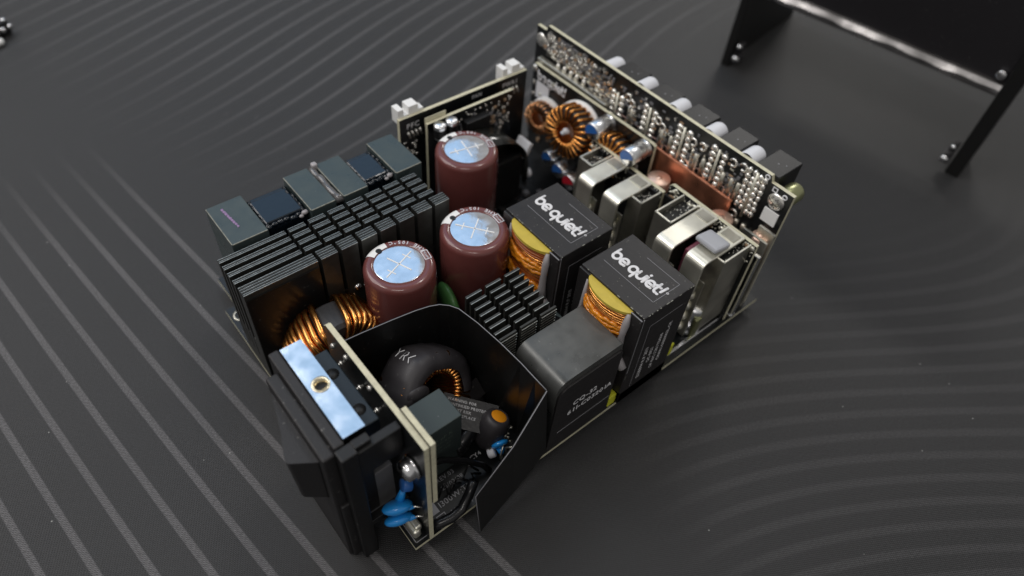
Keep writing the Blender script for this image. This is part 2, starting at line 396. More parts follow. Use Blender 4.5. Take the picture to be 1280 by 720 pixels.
    n2 = N.new('ShaderNodeTexNoise'); n2.inputs['Scale'].default_value = 14; n2.inputs['Detail'].default_value = 4; L.new(tc.outputs['Object'], n2.inputs['Vector'])
    fac = op('ADD', op('ADD', 1.0, wv), op('MULTIPLY', op('SUBTRACT', n1.outputs['Fac'], 0.5), 2.0))
    fac = op('MAXIMUM', fac, 0.15); fac = op('ADD', fac, op('MULTIPLY', op('SUBTRACT', n2.outputs['Fac'], 0.5), 0.25))
    mix = N.new('ShaderNodeMixRGB'); L.new(tot, mix.inputs[0])
    mix.inputs[1].default_value = (0.0150, 0.0150, 0.0160, 1); mix.inputs[2].default_value = (0.080, 0.077, 0.080, 1)
    sc_ = N.new('ShaderNodeVectorMath'); sc_.operation = 'SCALE'; L.new(mix.outputs[0], sc_.inputs[0]); L.new(fac, sc_.inputs['Scale'])
    # lint specks
    v = N.new('ShaderNodeTexVoronoi'); v.inputs['Scale'].default_value = 110; v.inputs['Randomness'].default_value = 1; L.new(tc.outputs['Object'], v.inputs['Vector'])
    ck = N.new('ShaderNodeSeparateColor'); L.new(v.outputs['Color'], ck.inputs[0])
    spk = op('MULTIPLY', op('LESS_THAN', v.outputs['Distance'], 0.030), op('GREATER_THAN', ck.outputs[0], 0.45))
    mx2 = N.new('ShaderNodeMixRGB'); L.new(op('MULTIPLY', spk, 0.5), mx2.inputs[0]); L.new(sc_.outputs[0], mx2.inputs[1]); mx2.inputs[2].default_value = (0.5, 0.5, 0.48, 1)
    L.new(mx2.outputs[0], p.inputs['Base Color'])
    b = N.new('ShaderNodeBump'); b.inputs['Strength'].default_value = 0.35; b.inputs['Distance'].default_value = 0.0002
    L.new(wv, b.inputs['Height']); L.new(b.outputs[0], p.inputs['Normal'])
    p.inputs['Sheen Weight'].default_value = 0.12; p.inputs['Sheen Roughness'].default_value = 0.5
    return Mt
M['deskmat'] = mat_material()
g = MB(); NX = 24
for i in range(NX+1):
    for j in range(NX+1): g.v.append((-1500+3500*i/NX, -1500+3500*j/NX, 0.0))
g.f = [[i*(NX+1)+j, (i+1)*(NX+1)+j, (i+1)*(NX+1)+j+1, i*(NX+1)+j+1] for i in range(NX) for j in range(NX)]
g.m = [0]*len(g.f); g.sm = [True]*len(g.f)
obj('desk_mat', g, 'deskmat', kind='structure')

# ================================================================== THE POWER SUPPLY
PS = thing('power_supply', 'opened computer power supply, bare circuit boards and parts showing, lying on the striped mat', 'power supply', (0, 0, TZ*MM))

# ---- main board
b = MB()
outline = [(0, 0), (171.5, 0), (171.5, 139), (-2, 139), (-2, 122), (-6.5, 122), (-6.5, 50), (0, 42)]
b.prism(outline, 'z', -1.6, 0, 0, 1)
main = obj('main_circuit_board', b, ['mask', 'edge'], PS, 'black main circuit board with a pale fibreglass edge')
# feet: solder tails under the board
b = MB()
for i in range(140):
    x = random.uniform(2, 168); y = random.uniform(2, 137); b.lathe([(0.9, 0), (0.5, -1.6), (0.25, -3.2), (0.01, -3.4)], (x, y, -1.61), (0, 0, 1), 6)
for x, y in ((8, 6), (165, 6), (8, 132), (165, 132), (85, 4), (85, 134)):
    b.lathe([(2.2, 0), (2.2, -4.35), (0.01, -4.39)], (x, y, -1.61), (0, 0, 1), 12)
obj('solder_tails', b, 'solder', main, kind='stuff')
# rail along the near long edge
b = MB(); b.box(83, 166, 2.2, 3.6, 0.0, 1.3, 0, 0.25); obj('metal_rail', b, 'steel', main)
b = MB()
for x in (10, 30, 56, 60.2, 64.7, 70, 74, 80, 84, 90): b.box(x, x+0.35, 0.15, 1.9, 0.03, 0.07)
for k in range(26):   # printed outlines and traces
    x = random.uniform(98, 146); y = random.uniform(60, 124); l = random.uniform(4, 14)
    if random.random() < .5: b.box(x, x+l, y, y+0.25, 0.03, 0.07+k*0.001)
    else: b.box(x, x+0.25, y, y+l, 0.03, 0.07+k*0.001)
for x0, x1, y0, y1 in ((1, 12, 1.2, 1.45), (1, 1.25, 1.2, 15),):
    b.box(x0, x1, y0, y1, 0.03, 0.08)
obj('printed_line', b, 'silkdim', main, kind='stuff')
b = MB()
text(b, 'FG', 3.0, (3.3, 7.6, 0), (0.55, -0.83, 0), (0.83, 0.55, 0), bold=0.01)
text(b, 'CY4', 2.3, (31.5, 13.2, 0), (1, 0, 0), (0, 1, 0), bold=0.005)
obj('lettering', b, 'silk', main)
b = MB()
text(b, '1300W:TM', 2.9, (13.2, 5.9, 0), (1, 0, 0), (0, 1, 0))
text(b, '1600W', 2.9, (15.2, 1.4, 0), (1, 0, 0), (0, 1, 0))
text(b, '26/02/08', 2.2, (17.6, 10.3, 0), (1, 0, 0), (0, 1, 0))
text(b, 'REV.03', 2.2, (17.6, 13.4, 0), (1, 0, 0), (0, 1, 0))
text(b, 'MAIN PLA-1300', 2.0, (13.2, 16.2, 0), (1, 0, 0), (0, 1, 0))
b.box(10.2, 12.8, 5.2, 9.2, 0.02, 0.06)
for q in ((10.6, 13.9, .9, 1.2), (10.6, 13.9, 4.0, 4.3), (10.6, 10.9, 1.2, 4.0), (13.6, 13.9, 1.2, 4.0)): b.box(q[0], q[1], q[2], q[3], 0.02, 0.06)
obj('lettering', b, 'silkdim', main)
b = MB()
for k in range(16):
    a = R(k*22.5); 
for cx, cy, ro in ((-2.6, 116.5, 3.0), (125, 92, 3.2), (119, 76, 2.4)):
    b.lathe([(ro-1.0, 0.02), (ro-1.0, 0.1), (ro, 0.1), (ro, 0.02)], (cx, cy, 0), (0, 0, 1), 20)
obj('plated_hole', b, 'tindull', main, kind='stuff')
# bluish printed figures at the far left edge
b = MB()
for q in ((-5.2, -1.2, 108.5, 109.0), (-5.2, -4.8, 104, 108.5), (-4.0, -3.6, 101, 107.0), (-6.0, -2.2, 96.5, 96.9), (-6.0, -5.6, 92, 96.5), (-4.2, -3.8, 90, 96), (-6.0, -5.6, 84.5, 90), (-6, -3.5, 87, 87.4)): b.box(q[0], q[1], q[2], q[3], 0.03, 0.08)
for x, y in ((-3.6, 109.5), (-3, 105.5), (-2.6, 101.5)): b.blob((x, y, 0.1), 0.8, 0.8, 0.4)
obj('printed_line', b, 'silk', main, kind='stuff')

# ---- mains inlet board, two layers
b = MB(); b.prism([(-0.4, 0), (50, 0), (50, 57.5), (48.5, 59), (-0.4, 59)], 'x', 5.0, 6.6, 0, 1)
ib = obj('inlet_circuit_board', b, ['mask', 'edge'], PS, 'upright black circuit board behind the mains inlet, pale cut edge upwards')
b = MB(); b.prism([(-0.9, 26), (10, 26), (13.5, 58.2), (12.5, 60.2), (-0.9, 60.2)], 'x', 6.7, 8.2, 0, 1)
obj('reinforcing_board', b, ['mask', 'edge'], ib)
b = MB()
for y, z in ((46, 52), (38, 55.4), (25.5, 55.4), (30, 40), (20, 30)): b.blob((4.9, y, z), 0.8, 1.0, 1.0)
obj('solder_joint', b, 'solder', ib, kind='stuff')
# screw
b = MB(); b.lathe([(0.001, 4.2), (2.2, 4.0), (3.0, 3.5), (3.2, 2.9), (3.2, 1.2), (3.8, 1.1), (3.8, 0.0), (0.01, 0.0)], (4.9, 5.2, 42.0), (-1, 0, 0), 24)
b.box(0.55, 1.15, 3.2, 7.2, 41.55, 42.45, 1); b.box(0.5, 1.1, 4.75, 5.65, 40.0, 44.0, 1)
obj('screw', b, ['steel', 'plastic'], PS, 'round shiny screw low on the inlet board')

# ---- mains inlet and switch module
b = MB()
b.box(-12.6, -9.6, 12.9, 48.6, 6, 59.6, 0, 0.5)             # raised lip
b.box(-9.6, -2.8, 14.3, 47.0, 10, 49.0, 0, 0.3)
b.box(-16.3, -12.5, 12.6, 43.5, -5.9, 57.4, 0, 0.6)        # outer flange
b.box(-15.2, -12.4, 11.5, 46.5, -5.9, 30, 0, 0.5)
inl = obj('mains_inlet', b, 'plasticsatin', PS, 'black mains inlet with rocker switch and a polished metal block on top')
b = MB(); b.box(-12.9, -8.2, 8.8, 12.8, -5.9, 59.2, 0, 0.4); b.box(-8.3, 4.8, 9.4, 12.2, 44.5, 57.2, 0, 0.3)
b.box(-8.3, -3.6, 10.4, 13.2, 54.0, 58.8, 0, 0.3); b.box(-8.3, 4.8, 9.4, 12.0, 12, 15, 0, 0.2)
obj('mounting_frame', b, 'plastic', inl)
b = MB(); b.prism([(-16.35, 41.5), (-17.4, 38.5), (-18.4, 34), (-20.2, 28), (-22.3, 22.8), (-22.9, 20.8), (-22.6, 19.6), (-16.35, 15.4)], 'z', 31.5, 53.5)
for i, v in enumerate(b.v):
    if v[2] < 40: b.v[i] = (-16.35+(v[0]+16.35)*0.86, v[1]+0.6, v[2])
ro = obj('rocker_switch', b, 'plasticsatin', inl); bv = ro.modifiers.new('bevel', 'BEVEL'); bv.width = 0.0005; bv.segments = 2
# metal block with a threaded hole
b = MB()
def ring_block(x0, x1, y0, y1, z0, z1, hx, hy, hr, n=24):
    out = []; inn = []
    for i in range(n):
        a = 2*math.pi*i/n; dx, dy = math.cos(a), math.sin(a)
        t = min(((x1-hx) if dx > 0 else (x0-hx))/dx if abs(dx) > 1e-6 else 1e9, ((y1-hy) if dy > 0 else (y0-hy))/dy if abs(dy) > 1e-6 else 1e9)
        out.append((hx+dx*t, hy+dy*t)); inn.append((hx+dx*hr, hy+dy*hr))
    # corners
    v = [(p[0], p[1], z1) for p in inn]+[(p[0], p[1], z1) for p in out]+[(p[0], p[1], z0) for p in inn]+[(x0, y0, z1), (x1, y0, z1), (x1, y1, z1), (x0, y1, z1), (x0, y0, z0), (x1, y0, z0), (x1, y1, z0), (x0, y1, z0)]
    f = []; K = 3*n
    for i in range(n):
        j = (i+1) % n; f.append((i, n+i, n+j, j)); f.append((i, j, 2*n+j, 2*n+i))
        a, c = out[i], out[j]
        for ci, cc in enumerate(((x0, y0), (x1, y0), (x1, y1), (x0, y1))):
            if (abs(a[0]-cc[0]) < 1e-6 and abs(c[1]-cc[1]) < 1e-6) or (abs(a[1]-cc[1]) < 1e-6 and abs(c[0]-cc[0]) < 1e-6):
                f.append((n+i, K+ci, n+j))
    f += [(K, K+4, K+5, K+1), (K+1, K+5, K+6, K+2), (K+2, K+6, K+7, K+3), (K+3, K+7, K+4, K), (K+4, K+7, K+6, K+5)]
    return v, f
v, f = ring_block(-9.4, -3.0, 14.0, 47.6, 52, 60.0, -5.9, 31.4, 2.3)
b.add(v, f)
obj('metal_block', b, 'blockmetal', inl, 'bluish mirror-bright metal block with one threaded hole')
b = MB(); b.lathe([(1.75, -6.5), (1.75, 0.1), (2.5, 0.25), (2.55, 0.03), (2.25, 0.03), (2.25, -6.5)], (-5.9, 31.4, 60.0), (0, 0, 1), 24); obj('threaded_insert', b, 'brass', inl)
b = MB(); b.box(-8.0, -3.8, 29.3, 33.5, 52.2, 58.6); obj('hole_shade', b, 'plastic', inl)  # black plug added inside the hole, stands in for its dark depth
# terminal block
b = MB(); b.box(-2.6, 2.4, 16.5, 44.5, 38, 54.5, 0, 0.4)
for y in (22, 36): b.lathe([(1.9, 0.02), (1.9, 0.1), (0.01, 0.1)], (-0.6, y, 54.5), (0, 0, 1), 16, 1)
obj('terminal_block', b, ['teal', 'powder'], inl)
b = MB()
for y in (20, 29, 39): b.cyl((2.3, y, 52.5), (5.0, y, 52.5), 0.45, 8); b.blob((3.6, y, 52.6), 0.7, 0.9, 0.8)
obj('terminal_pin', b, 'solder', inl, kind='stuff')
b = MB(); b.box(-6.5, 3.4, 15.0, 24, 6, 29.5, 0, 0.4); obj('socket_shell', b, 'smdgrey', inl)
b = MB(); b.box(-7.8, -7.3, 17.5, 24, 8, 27); obj('contact_blade', b, 'tin', inl)
b = MB(); b.box(-6, 2.5, 15.4, 16.1, 32.4, 33.1); obj('contact_blade', b, 'tin', inl)

# ---- leaded blue disc capacitors in front of the inlet board
def disc_cap(c, n, r, th, lead_to, lab):
    mb = MB(); q = Vector((0, 0, 1)).rotation_difference(Vector(n).normalized()).to_matrix().to_4x4(); s0 = len(mb.v)
    mb.blob((0, 0, 0), r, r*0.92, th, 0, 20, 10)
    mb.xf(Matrix.Translation(c) @ q, s0)
    for k, t in enumerate(lead_to):
        cc = Vector(c); tt = Vector(t); d = (tt-cc)
        mb.tube([cc+d*0.25, cc+d*0.55, cc+d*0.72], 1, 8, 0, rads=[1.5, 0.95, 0.3])
    o = obj('disc_capacitor', mb, 'bluedisc', PS, lab)
    m2 = MB()
    for t in lead_to:
        cc = Vector(c); d = Vector(t)-cc; m2.tube([cc+d*0.5, cc+d*0.75+Vector((0, 0, 0.4)), Vector(t)], 0.33, 6)
    obj('lead', m2, 'solder', o)
disc_cap((-0.9, 6.9, 20.0), (0.3, 0.75, 0.62), 4.7, 2.2, [(4.9, 9.2, 29.0), (4.9, 2.6, 19.5)], 'upper of two glossy blue disc capacitors beside the inlet board')
disc_cap((-1.3, 6.3, 13.0), (0.25, 0.80, 0.55), 4.5, 2.0, [(4.9, 1.8, 14.5)], 'lower of two glossy blue disc capacitors beside the inlet board')
b = MB(); b.cyl((4.8, 7.5, 27), (2.2, 8.5, 28), 2.2, 14); obj('disc_capacitor', b, 'bluestamp', PS, 'dark blue capacitor half hidden behind the leads at the inlet board')
b = MB(); b.box(1.2, 4.0, 2.2, 8.4, 0, 4.5, 0, 0.9); b.box(2.2, 4.6, 2.8, 7.6, 3.2, 6.2, 0, 0.6); obj('ground_clip', b, 'tin', PS, 'small bright metal clip on the board corner')

# ---- insulating sheet wall
def sheet(path, th, ztop, zbot):
    """thin wall following path [(x,y)], ztop/zbot give heights per point"""
    mb = MB(); n = len(path); v = []
    for i in range(n):
        p = Vector(path[i][:2]); a = Vector(path[max(i-1, 0)][:2]); c = Vector(path[min(i+1, n-1)][:2]); t = (c-a).normalized(); nn = Vector((-t.y, t.x))*th/2
        q = Vector(path[i][2:4]) if len(path[i]) > 2 else p
        for s in (1, -1): v.append((q.x+nn.x*s, q.y+nn.y*s, zbot[i])); v.append((p.x+nn.x*s, p.y+nn.y*s, ztop[i]))
    f = []
    for i in range(n-1):
        a = i*4; c = a+4
        f += [(a, c, c+1, a+1), (a+2, a+3, c+3, c+2), (a+1, c+1, c+3, a+3), (a, a+2, c+2, c)]
    f += [(0, 1, 3, 2), ((n-1)*4, (n-1)*4+2, (n-1)*4+3, (n-1)*4+1)]
    for q in f: mb.add([], [])
    mb.add(v, f, 0, False); return mb
path = [(7.2, 50.6), (16, 49.8), (26, 48.6), (34, 47.4), (38.5, 46.3), (41.5, 45.0, 42, 45.5), (43.8, 42.8, 44.5, 43.6), (45.4, 40.0, 46.5, 40.5), (46.8, 32, 47.4, 32), (47.7, 22, 48.3, 22), (48.1, 12, 50.6, 12), (48.0, 5, 53, 5), (48.0, 0.4, 53.2, 0.4)]
n = len(path)
b = sheet(path, 0.5, [45.5]*n, [0.05]*n)
sh = obj('insulating_sheet', b, 'sheet', PS, 'folded black insulating sheet standing as a wall round the mains filter parts')
b = MB(); top = [Vector((48.0, 0.3, 45.5)), Vector((33.0, -3.6, 34.2)), Vector((18.3, -5.3, 23.0))]; bot = [Vector((53.4, 0.3, 2.0)), Vector((37, -3.0, -2.5)), Vector((20.5, -6.0, -5.6))]
v = []; f = []
for i in range(3):
    for s in (0, 1): v += [tuple(bot[i]+Vector((0, -0.45*s, 0))), tuple(top[i]+Vector((0, -0.45*s, 0)))]
for i in range(2):
    a = i*4; c = a+4; f += [(a, c, c+1, a+1), (a+2, a+3, c+3, c+2), (a+1, c+1, c+3, a+3), (a, a+2, c+2, c)]
f += [(0, 1, 3, 2), (8, 10, 11, 9)]
b.add(v, f); obj('sheet_flap', b, 'sheet', sh, 'loose flap of the black sheet hanging out over the board edge')
# pale cut edges of the sheet
b = MB(); b.tube([(p[0], p[1]-0.2, 45.62) for p in path], 0.13, 5); b.tube([(48, -0.1, 45.5), (33, -4.0, 34.3), (18.3, -5.7, 23.1), (20.5, -6.4, -5.4)], 0.14, 5)
obj('cut_edge', b, 'silkdim', sh)

# ---- common mode choke with bare copper windings
fr = toroid_frame((15, 70, 19.5), (0, -1, 0.0))
co = obj('toroid_choke', core_mb(8.3, 14.7, 6.2, 1.2), 'core', PS, 'grey ring core with two bundles of thick bright copper wire', mw=mm4(fr))
tm = turn_mesh('wire_turn', 8.3, 14.9, 6.6, 1.08, 'copper', 0.16, rnd=2.2)
up = None
# in this frame find which local angle points to world +Z
loc_up = fr.to_3x3().inverted() @ Vector((0, 0, 1)); aup = math.degrees(math.atan2(loc_up.y, loc_up.x))
loc_x = fr.to_3x3().inverted() @ Vector((1, 0, 0)); sgn = 1 if math.degrees(math.atan2(loc_up.x*loc_x.y-loc_up.y*loc_x.x, loc_up.dot(loc_x))) > 0 else -1
wind(co, fr, tm, [aup+sgn*(17+i*8.3) for i in range(11)], jit=1.0)
wind(co, fr, tm, [aup-sgn*(19+i*8.3) for i in range(11)], jit=1.0)
b = MB(); b.box(2, 28, 60, 79, 0, 2.5, 0, 0.5); b.prism([(-4.5, 84), (-4.5, 95), (1, 100.5), (12, 100.5), (12, 99), (1.8, 99), (-3, 94.3), (-3, 84)], 'z', 0, 9); obj('choke_base', b, 'plastic', PS)

# ---- heat-shrunk toroid
fr = toroid_frame((28.3, 35.0, 18.6), (0.20, -0.86, 0.42))
co = obj('toroid_choke', core_mb(9.0, 14.0, 5.6, 1.2), 'core', PS, 'ring choke wrapped in wrinkled black heat shrink, copper turns showing inside', mw=mm4(fr))
tm = turn_mesh('wire_turn', 9.0, 14.0, 5.8, 0.75, 'copper', 0.25)
wind(co, fr, tm, [i*9 for i in range(40)])
b = MB(); s0 = 0; seg = 44; loc_up = fr.to_3x3().inverted() @ Vector((0, 0, 1)); aup = math.degrees(math.atan2(loc_up.y, loc_up.x))
prof = [(10.3, -7.9), (11, -8.4), (13.4, -8.3), (15.6, -6.6), (16.5, -4), (16.7, 0), (16.5, 4), (15.6, 6.6), (13.4, 8.3), (11, 8.4), (10.3, 7.9)]
v = []; nn = len(prof)
for i in range(seg+1):
    a = R(aup-118+236*i/seg); wob = 1+0.006*math.sin(i*1.7)+0.004*math.sin(i*4.1)
    fac = 1.0+0.03*math.cos(math.radians((i/seg*236-118)*5.0))
    for r, h in prof: v.append((r*fac*wob*math.cos(a), r*fac*wob*math.sin(a), h*(1+0.015*math.sin(i*0.9))))
f = [(i*nn+k, (i+1)*nn+k, (i+1)*nn+k+1, i*nn+k+1) for i in range(seg) for k in range(nn-1)]
b.add(v, f, 0, True); obj('heat_shrink_wrap', b, 'shrink', co)
b = MB(); lx_ = fr.to_3x3().inverted() @ Vector((1, 0, 0)); sgx = 1 if (loc_up.x*lx_.y-loc_up.y*lx_.x) > 0 else -1
for st in ([(-3.2, 2.3), (-2.0, 1.0), (-0.9, 2.2)], [(-2.0, 1.0), (-2.0, -0.5)], [(0.3, -0.8), (0.3, 2.0), (1.5, 2.0), (1.9, 1.2), (1.3, 0.6), (0.3, 0.5)], [(1.2, 0.5), (2.1, -0.8)], [(4.9, 1.8), (3.3, 0.4), (4.7, -1.0)]):
    b.tube([(17.25*math.cos(R(aup+sgx*(y*4.2-6))), 17.25*math.sin(R(aup+sgx*(y*4.2-6))), -4.2+(x+3)*1.05) for x, y in st], 0.17, 6)
obj('lettering', b, 'silk', co)
b = MB(); b.blob((22.0, 30.5, 27.5), 5.0, 2.2, 4.6, 0, 20, 10); obj('varistor', b, 'shrink', PS, 'flat dark round varistor leaning on the heat-shrunk choke')
# ---- grey box capacitor
b = MB(); b.box(15.2, 29.0, 15.6, 27.8, 0, 30, 0, 0.35)
bc = obj('box_capacitor', b, 'boxcap', PS, 'grey-green rectangular film capacitor inside the black sheet wall')
b = MB()
text(b, '1.5 µF K', 2.3, (17.4, 15.6, 23), (1, 0, 0), (0, 0, 1)); text(b, 'MKP-X2C', 1.7, (18.0, 15.6, 20.4), (1, 0, 0), (0, 0, 1)); text(b, '305V~ X2', 1.5, (18.0, 15.6, 18), (1, 0, 0), (0, 0, 1)); text(b, '40/110/56/B', 1.3, (17.8, 15.6, 15.8), (1, 0, 0), (0, 0, 1))
obj('lettering', b, 'boxprint', bc)
# ---- black sleeved coil with orange end
b = MB(); ax = Vector((0.42, -0.02, 0.90)).normalized(); c0 = Vector((38.6, 15.2, 3))
b.lathe([(0.01, 0), (4.2, 0.2), (5.0, 2), (5.1, 8), (4.9, 10.5), (4.2, 12.3), (3.1, 12.9), (2.8, 12.8)], c0, ax, 28)
tc_ = obj('sleeved_capacitor', b, 'shrink', PS, 'small black sleeved can with an orange top inside the sheet wall')
b = MB(); b.lathe([(2.9, 12.6), (2.2, 13.0), (0.01, 13.1)], c0, ax, 28); obj('orange_end', b, 'orange', tc_)
# ---- cables, fuse and odd small parts in the filter corner
b = MB(); b.cyl((27, 16.5, 7), (40.5, 20.5, 9), 2.9, 18, 0, 0.6); b.cyl((29, 17, 7.4), (29.8, 17.2, 7.5), 3.2, 18, 0, 0.2); b.cyl((37, 19.4, 8.4), (37.8, 19.7, 8.5), 3.2, 18, 0, 0.2); obj('sleeved_fuse', b, 'cableblack', PS)
b = MB(); b.tube([(8, 13.5, 18), (13, 14, 17.5), (20, 13.5, 14), (27, 10.5, 10), (32, 8.0, 5), (34, 6.5, 1)], 1.1, 10); obj('black_wire', b, 'cableblack', PS)
b = MB(); b.tube([(7, 2.6, 1.5), (10, 1.2, 2.4), (14, 0.2, 3.0), (18, 0.4, 3.6), (22, 2.0, 6.0), (25.0, 3.5, 9.5)], 1.7, 12); obj('black_wire', b, 'cableblack', PS)
b = MB(); b.tube([(26, 22, 6), (31, 24.5, 10), (38, 27, 11), (45, 26, 8)], 2.4, 10); b.tube([(28, 20, 5), (34, 22.5, 9), (42, 23.5, 8)], 2.2, 10); obj('grey_sleeved_wire', b, 'label', PS, kind=None)
b = MB(); b.obox((41, 28, 13), (6, 1.0, 0), (-0.4, 2.2, 2.6), (0.0, -0.3, 0.4)); 
pl = obj('warning_label', b, 'label', PS)
b = MB(); n_ = Vector((0, 0, 1)); o_ = Vector((33.5, 29.8, 16.2)); ux = Vector((0.62, -0.68, -0.15)).normalized(); uy = Vector((0.66, 0.60, 0.42)); uy = (uy-ux*ux.dot(uy)).normalized()
for k, s in enumerate(('WARNING: FOR', 'CONTINUED PROTECTION', 'AGAINST RISK', 'OF FIRE,REPLACE', 'TYPE FUSE')): text(b, s, 1.3, o_-uy*(k*1.6), ux, uy, bold=0.004)
obj('lettering', b, 'silk', pl)
b = MB(); b.obox(o_+ux*8-uy*3.2-ux.cross(uy)*0.35, ux*9.5, uy*5.2, ux.cross(uy)*0.3); obj('label_backing', b, 'cableblack', pl)
disc_cap((40.8, 10.0, 6.5), (0.2, 0.9, 0.4), 3.2, 1.3, [(40, 7, 0.5)], 'blue disc capacitor peeping over the sheet flap')
b = MB(); b.cyl((36.5, 10.5, 3.5), (38.5, 9.5, 4.5), 1.9, 14); obj('small_capacitor', b, 'offwhite', PS)
b = MB()
for k in range(26): b.blob((random.uniform(42, 47), random.uniform(8, 20), random.uniform(3, 12)), 0.7, 0.5, 0.4, 0, 8, 5, 0.3)
for k in range(8):
    x, y, z = random.uniform(36, 46), random.uniform(6, 26), 2; b.tube([(x, y, z), (x+random.uniform(-2, 3), y+random.uniform(-2, 2), z+4), (x+random.uniform(-3, 4), y+random.uniform(-3, 3), z+6)], 0.35, 6)
obj('solder_and_leads', b, 'tindull', PS, kind='stuff')
b = MB()
for k in range(9):      # crumpled black sleeving between the parts
    x, y, z = random.uniform(32, 45), random.uniform(20, 30), random.uniform(3, 9); P_ = [(x, y, z)]
    for q in range(5): x += random.uniform(-3, 3.5); y += random.uniform(-3, 2); z = max(1.5, z+random.uniform(-2, 2.5)); P_.append((min(x, 46), y, z))
    b.tube(P_, 1, 9, rads=[random.uniform(.6, 1.7) for _ in P_])
obj('crumpled_sleeving', b, 'cableblack', PS, kind='stuff')
b = MB()
for k in range(5):
    x, y = random.uniform(8, 30), random.uniform(4, 12); b.tube([(x, y, 1), (x+random.uniform(-1, 3), y+random.uniform(-1, 2), random.uniform(4, 9)), (x+random.uniform(2, 7), y+random.uniform(-2, 3), 1)], 0.45, 7)
obj('tangled_lead', b, 'cableblack', PS, kind='stuff')

# ---- ferrite power-factor chokes
def slab(x0, x1, lab=None):
    mb = MB(); mb.box(x0, x1, 101.6, 122.6, 4, 50, 0, 0.35); return obj('ferrite_slab', mb, 'ferrite', FC, lab)
b = MB(); b.box(0.6, 73.5, 103.2, 121.0, 0.5, 40, 0, 0.4); FC = obj('boost_choke', b, 'plastic', PS, 'pair of grey-green ferrite chokes with dark blue taped windings')
slab(-0.6, 12.2, 'ferrite slab with a violet pen mark'); slab(28.0, 37.6); slab(40.6, 50.6); slab(62.4, 73.6)
for x0, x1 in ((12.4, 27.8), (50.8, 62.2)):
    b = MB(); b.box(x0, x1, 104.2, 121.8, 20, 47.2, 0, 0.8); o = obj('taped_winding', b, 'bluetape', FC)
    b = MB(); xm = (x0+x1)/2
    b.box(x0+0.6, x1-0.8, 105.8, 119.0, 47.2, 48.6, 0, 0.6)
    for k in range(7): b.blob((x0+1+k*(x1-x0-2)/6, 104.6+random.uniform(-.4, .5), 47.6), 1.5, 0.9, 1.0, 0, 10, 6, 0.15)
    for k in range(6): b.blob((x0+0.8+random.uniform(-.3, .6), 106+k*2.6, 47.6), 0.9, 1.5, 1.0, 0, 10, 6, 0.15)
    for k in range(6): b.blob((x1-0.8+random.uniform(-.6, .3), 106+k*2.6, 47.8), 0.9, 1.5, 1.2, 0, 10, 6, 0.15)
    obj('varnish', b, 'bluetape', FC)
    b = MB(); b.blob((x1-1.2, 104.0, 48.2), 1.3, 0.9, 0.8, 0, 12, 8, 0.15); b.blob((x1-2.8, 103.6, 47.6), 0.9, 0.7, 0.6, 0, 10, 6); obj('glue_drop', b, 'glue', FC)
b = MB()
b.tube([(39.1+.25*math.sin(k), 101.6+k*1.6, 48.6+.25*math.sin(k*1.7)) for k in range(14)], 1, 12, rads=[1.5+.15*math.sin(k*2.3) for k in range(14)])
obj('glue_seam', b, 'clearglue', FC)
b = MB(); b.box(39.0, 41.2, 120.5, 122.8, 48.5, 51.5, 0, .6); obj('glue_drop', b, 'glue', FC)
b = MB()
for k in range(9): b.blob((3.9+k*0.13, 118.8-k*1.25, 50.05), 0.55, 0.8, 0.06, 0, 8, 4, 0.3)
obj('pen_mark', b, 'violet', FC)
b = MB()
for x0, x1 in ((-0.6, 12.2), (28.0, 37.6), (40.6, 50.6), (62.4, 73.6)):
    b.box(x0-0.02, x0+0.35, 101.9, 122.3, 49.72, 50.03, 0, 0.05); b.box(x0+.3, x1-.3, 101.55, 101.95, 49.72, 50.03, 0, 0.05)
obj('worn_edge', b, 'chip', FC)

# ---- big finned heat sink: three thin fin rows cut into columns, one thick grooved front row
b = MB(); b.box(-6.9, 72.0, 80.2, 98.8, 3, 22, 0, 0.3); HS = obj('heat_sink', b, 'anod', PS, 'long black heat sink cut into rows and columns of fins beside the ferrite chokes')
edges = [19.0]+[25.8+6.95*i for i in range(7)]
cols = [(-7.0, 18.4)]+[(19.6+7.45*i, 19.6+7.45*i+6.0) for i in range(7)]
def fin(x0, x1, y0, y1, z1, grooves, front):
    mb = MB()
    # ridged top: narrow ribs across the fin thickness
    k = grooves; wdt = (y1-y0)
    pts = [(y0, 12)]
    for i in range(k):
        a = y0+wdt*i/k; c = y0+wdt*(i+1)/k; g_ = 0.22*wdt/k
        pts += [(a+0.01, z1-0.35), (a+g_, z1), (c-g_, z1), (c-0.01, z1-0.35)]
    pts += [(y1, 12)]
    q = []
    for p in pts:
        if not q or (abs(p[0]-q[-1][0])+abs(p[1]-q[-1][1])) > 1e-4: q.append(p)
    mb.prism(q, 'x', x0, x1)
    for i in range(k):
        c = y0+wdt*(i+1)/k; mb.box(x0, x1, c-g_-0.10, c-g_+0.02, z1-0.05, z1+0.03, 1)
    mb.box(x0, x1, y0-0.02, y0+0.14, z1-0.32, z1-0.02, 1)
    return mb
rows = [(79.6, 83.9, 50.0, 4), (86.2, 88.0, 49.6, 2), (89.9, 91.7, 49.6, 2), (93.5, 95.3, 49.6, 2), (97.0, 98.8, 49.6, 2)]
for r, (y0, y1, z1, k) in enumerate(rows):
    cache = {}
    for c, (x0, x1) in enumerate(cols):
        xs = 0 if r == 0 else (-2.2 if c else 0)
        L_ = x1-x0+(xs if c == 0 else 0)+(-2.2 if (r and c == 0) else 0)
        key = (round(L_, 2))
        if key not in cache: cache[key] = mesh_of('fin', fin(0, L_, 0, y1-y0, z1, k, r == 0), ['anod', 'anodlit'])
        obj('fin', None, [], HS, mesh=cache[key], mw=Matrix.Translation(((x0+(xs if c else 0))*MM, y0*MM, 0)))
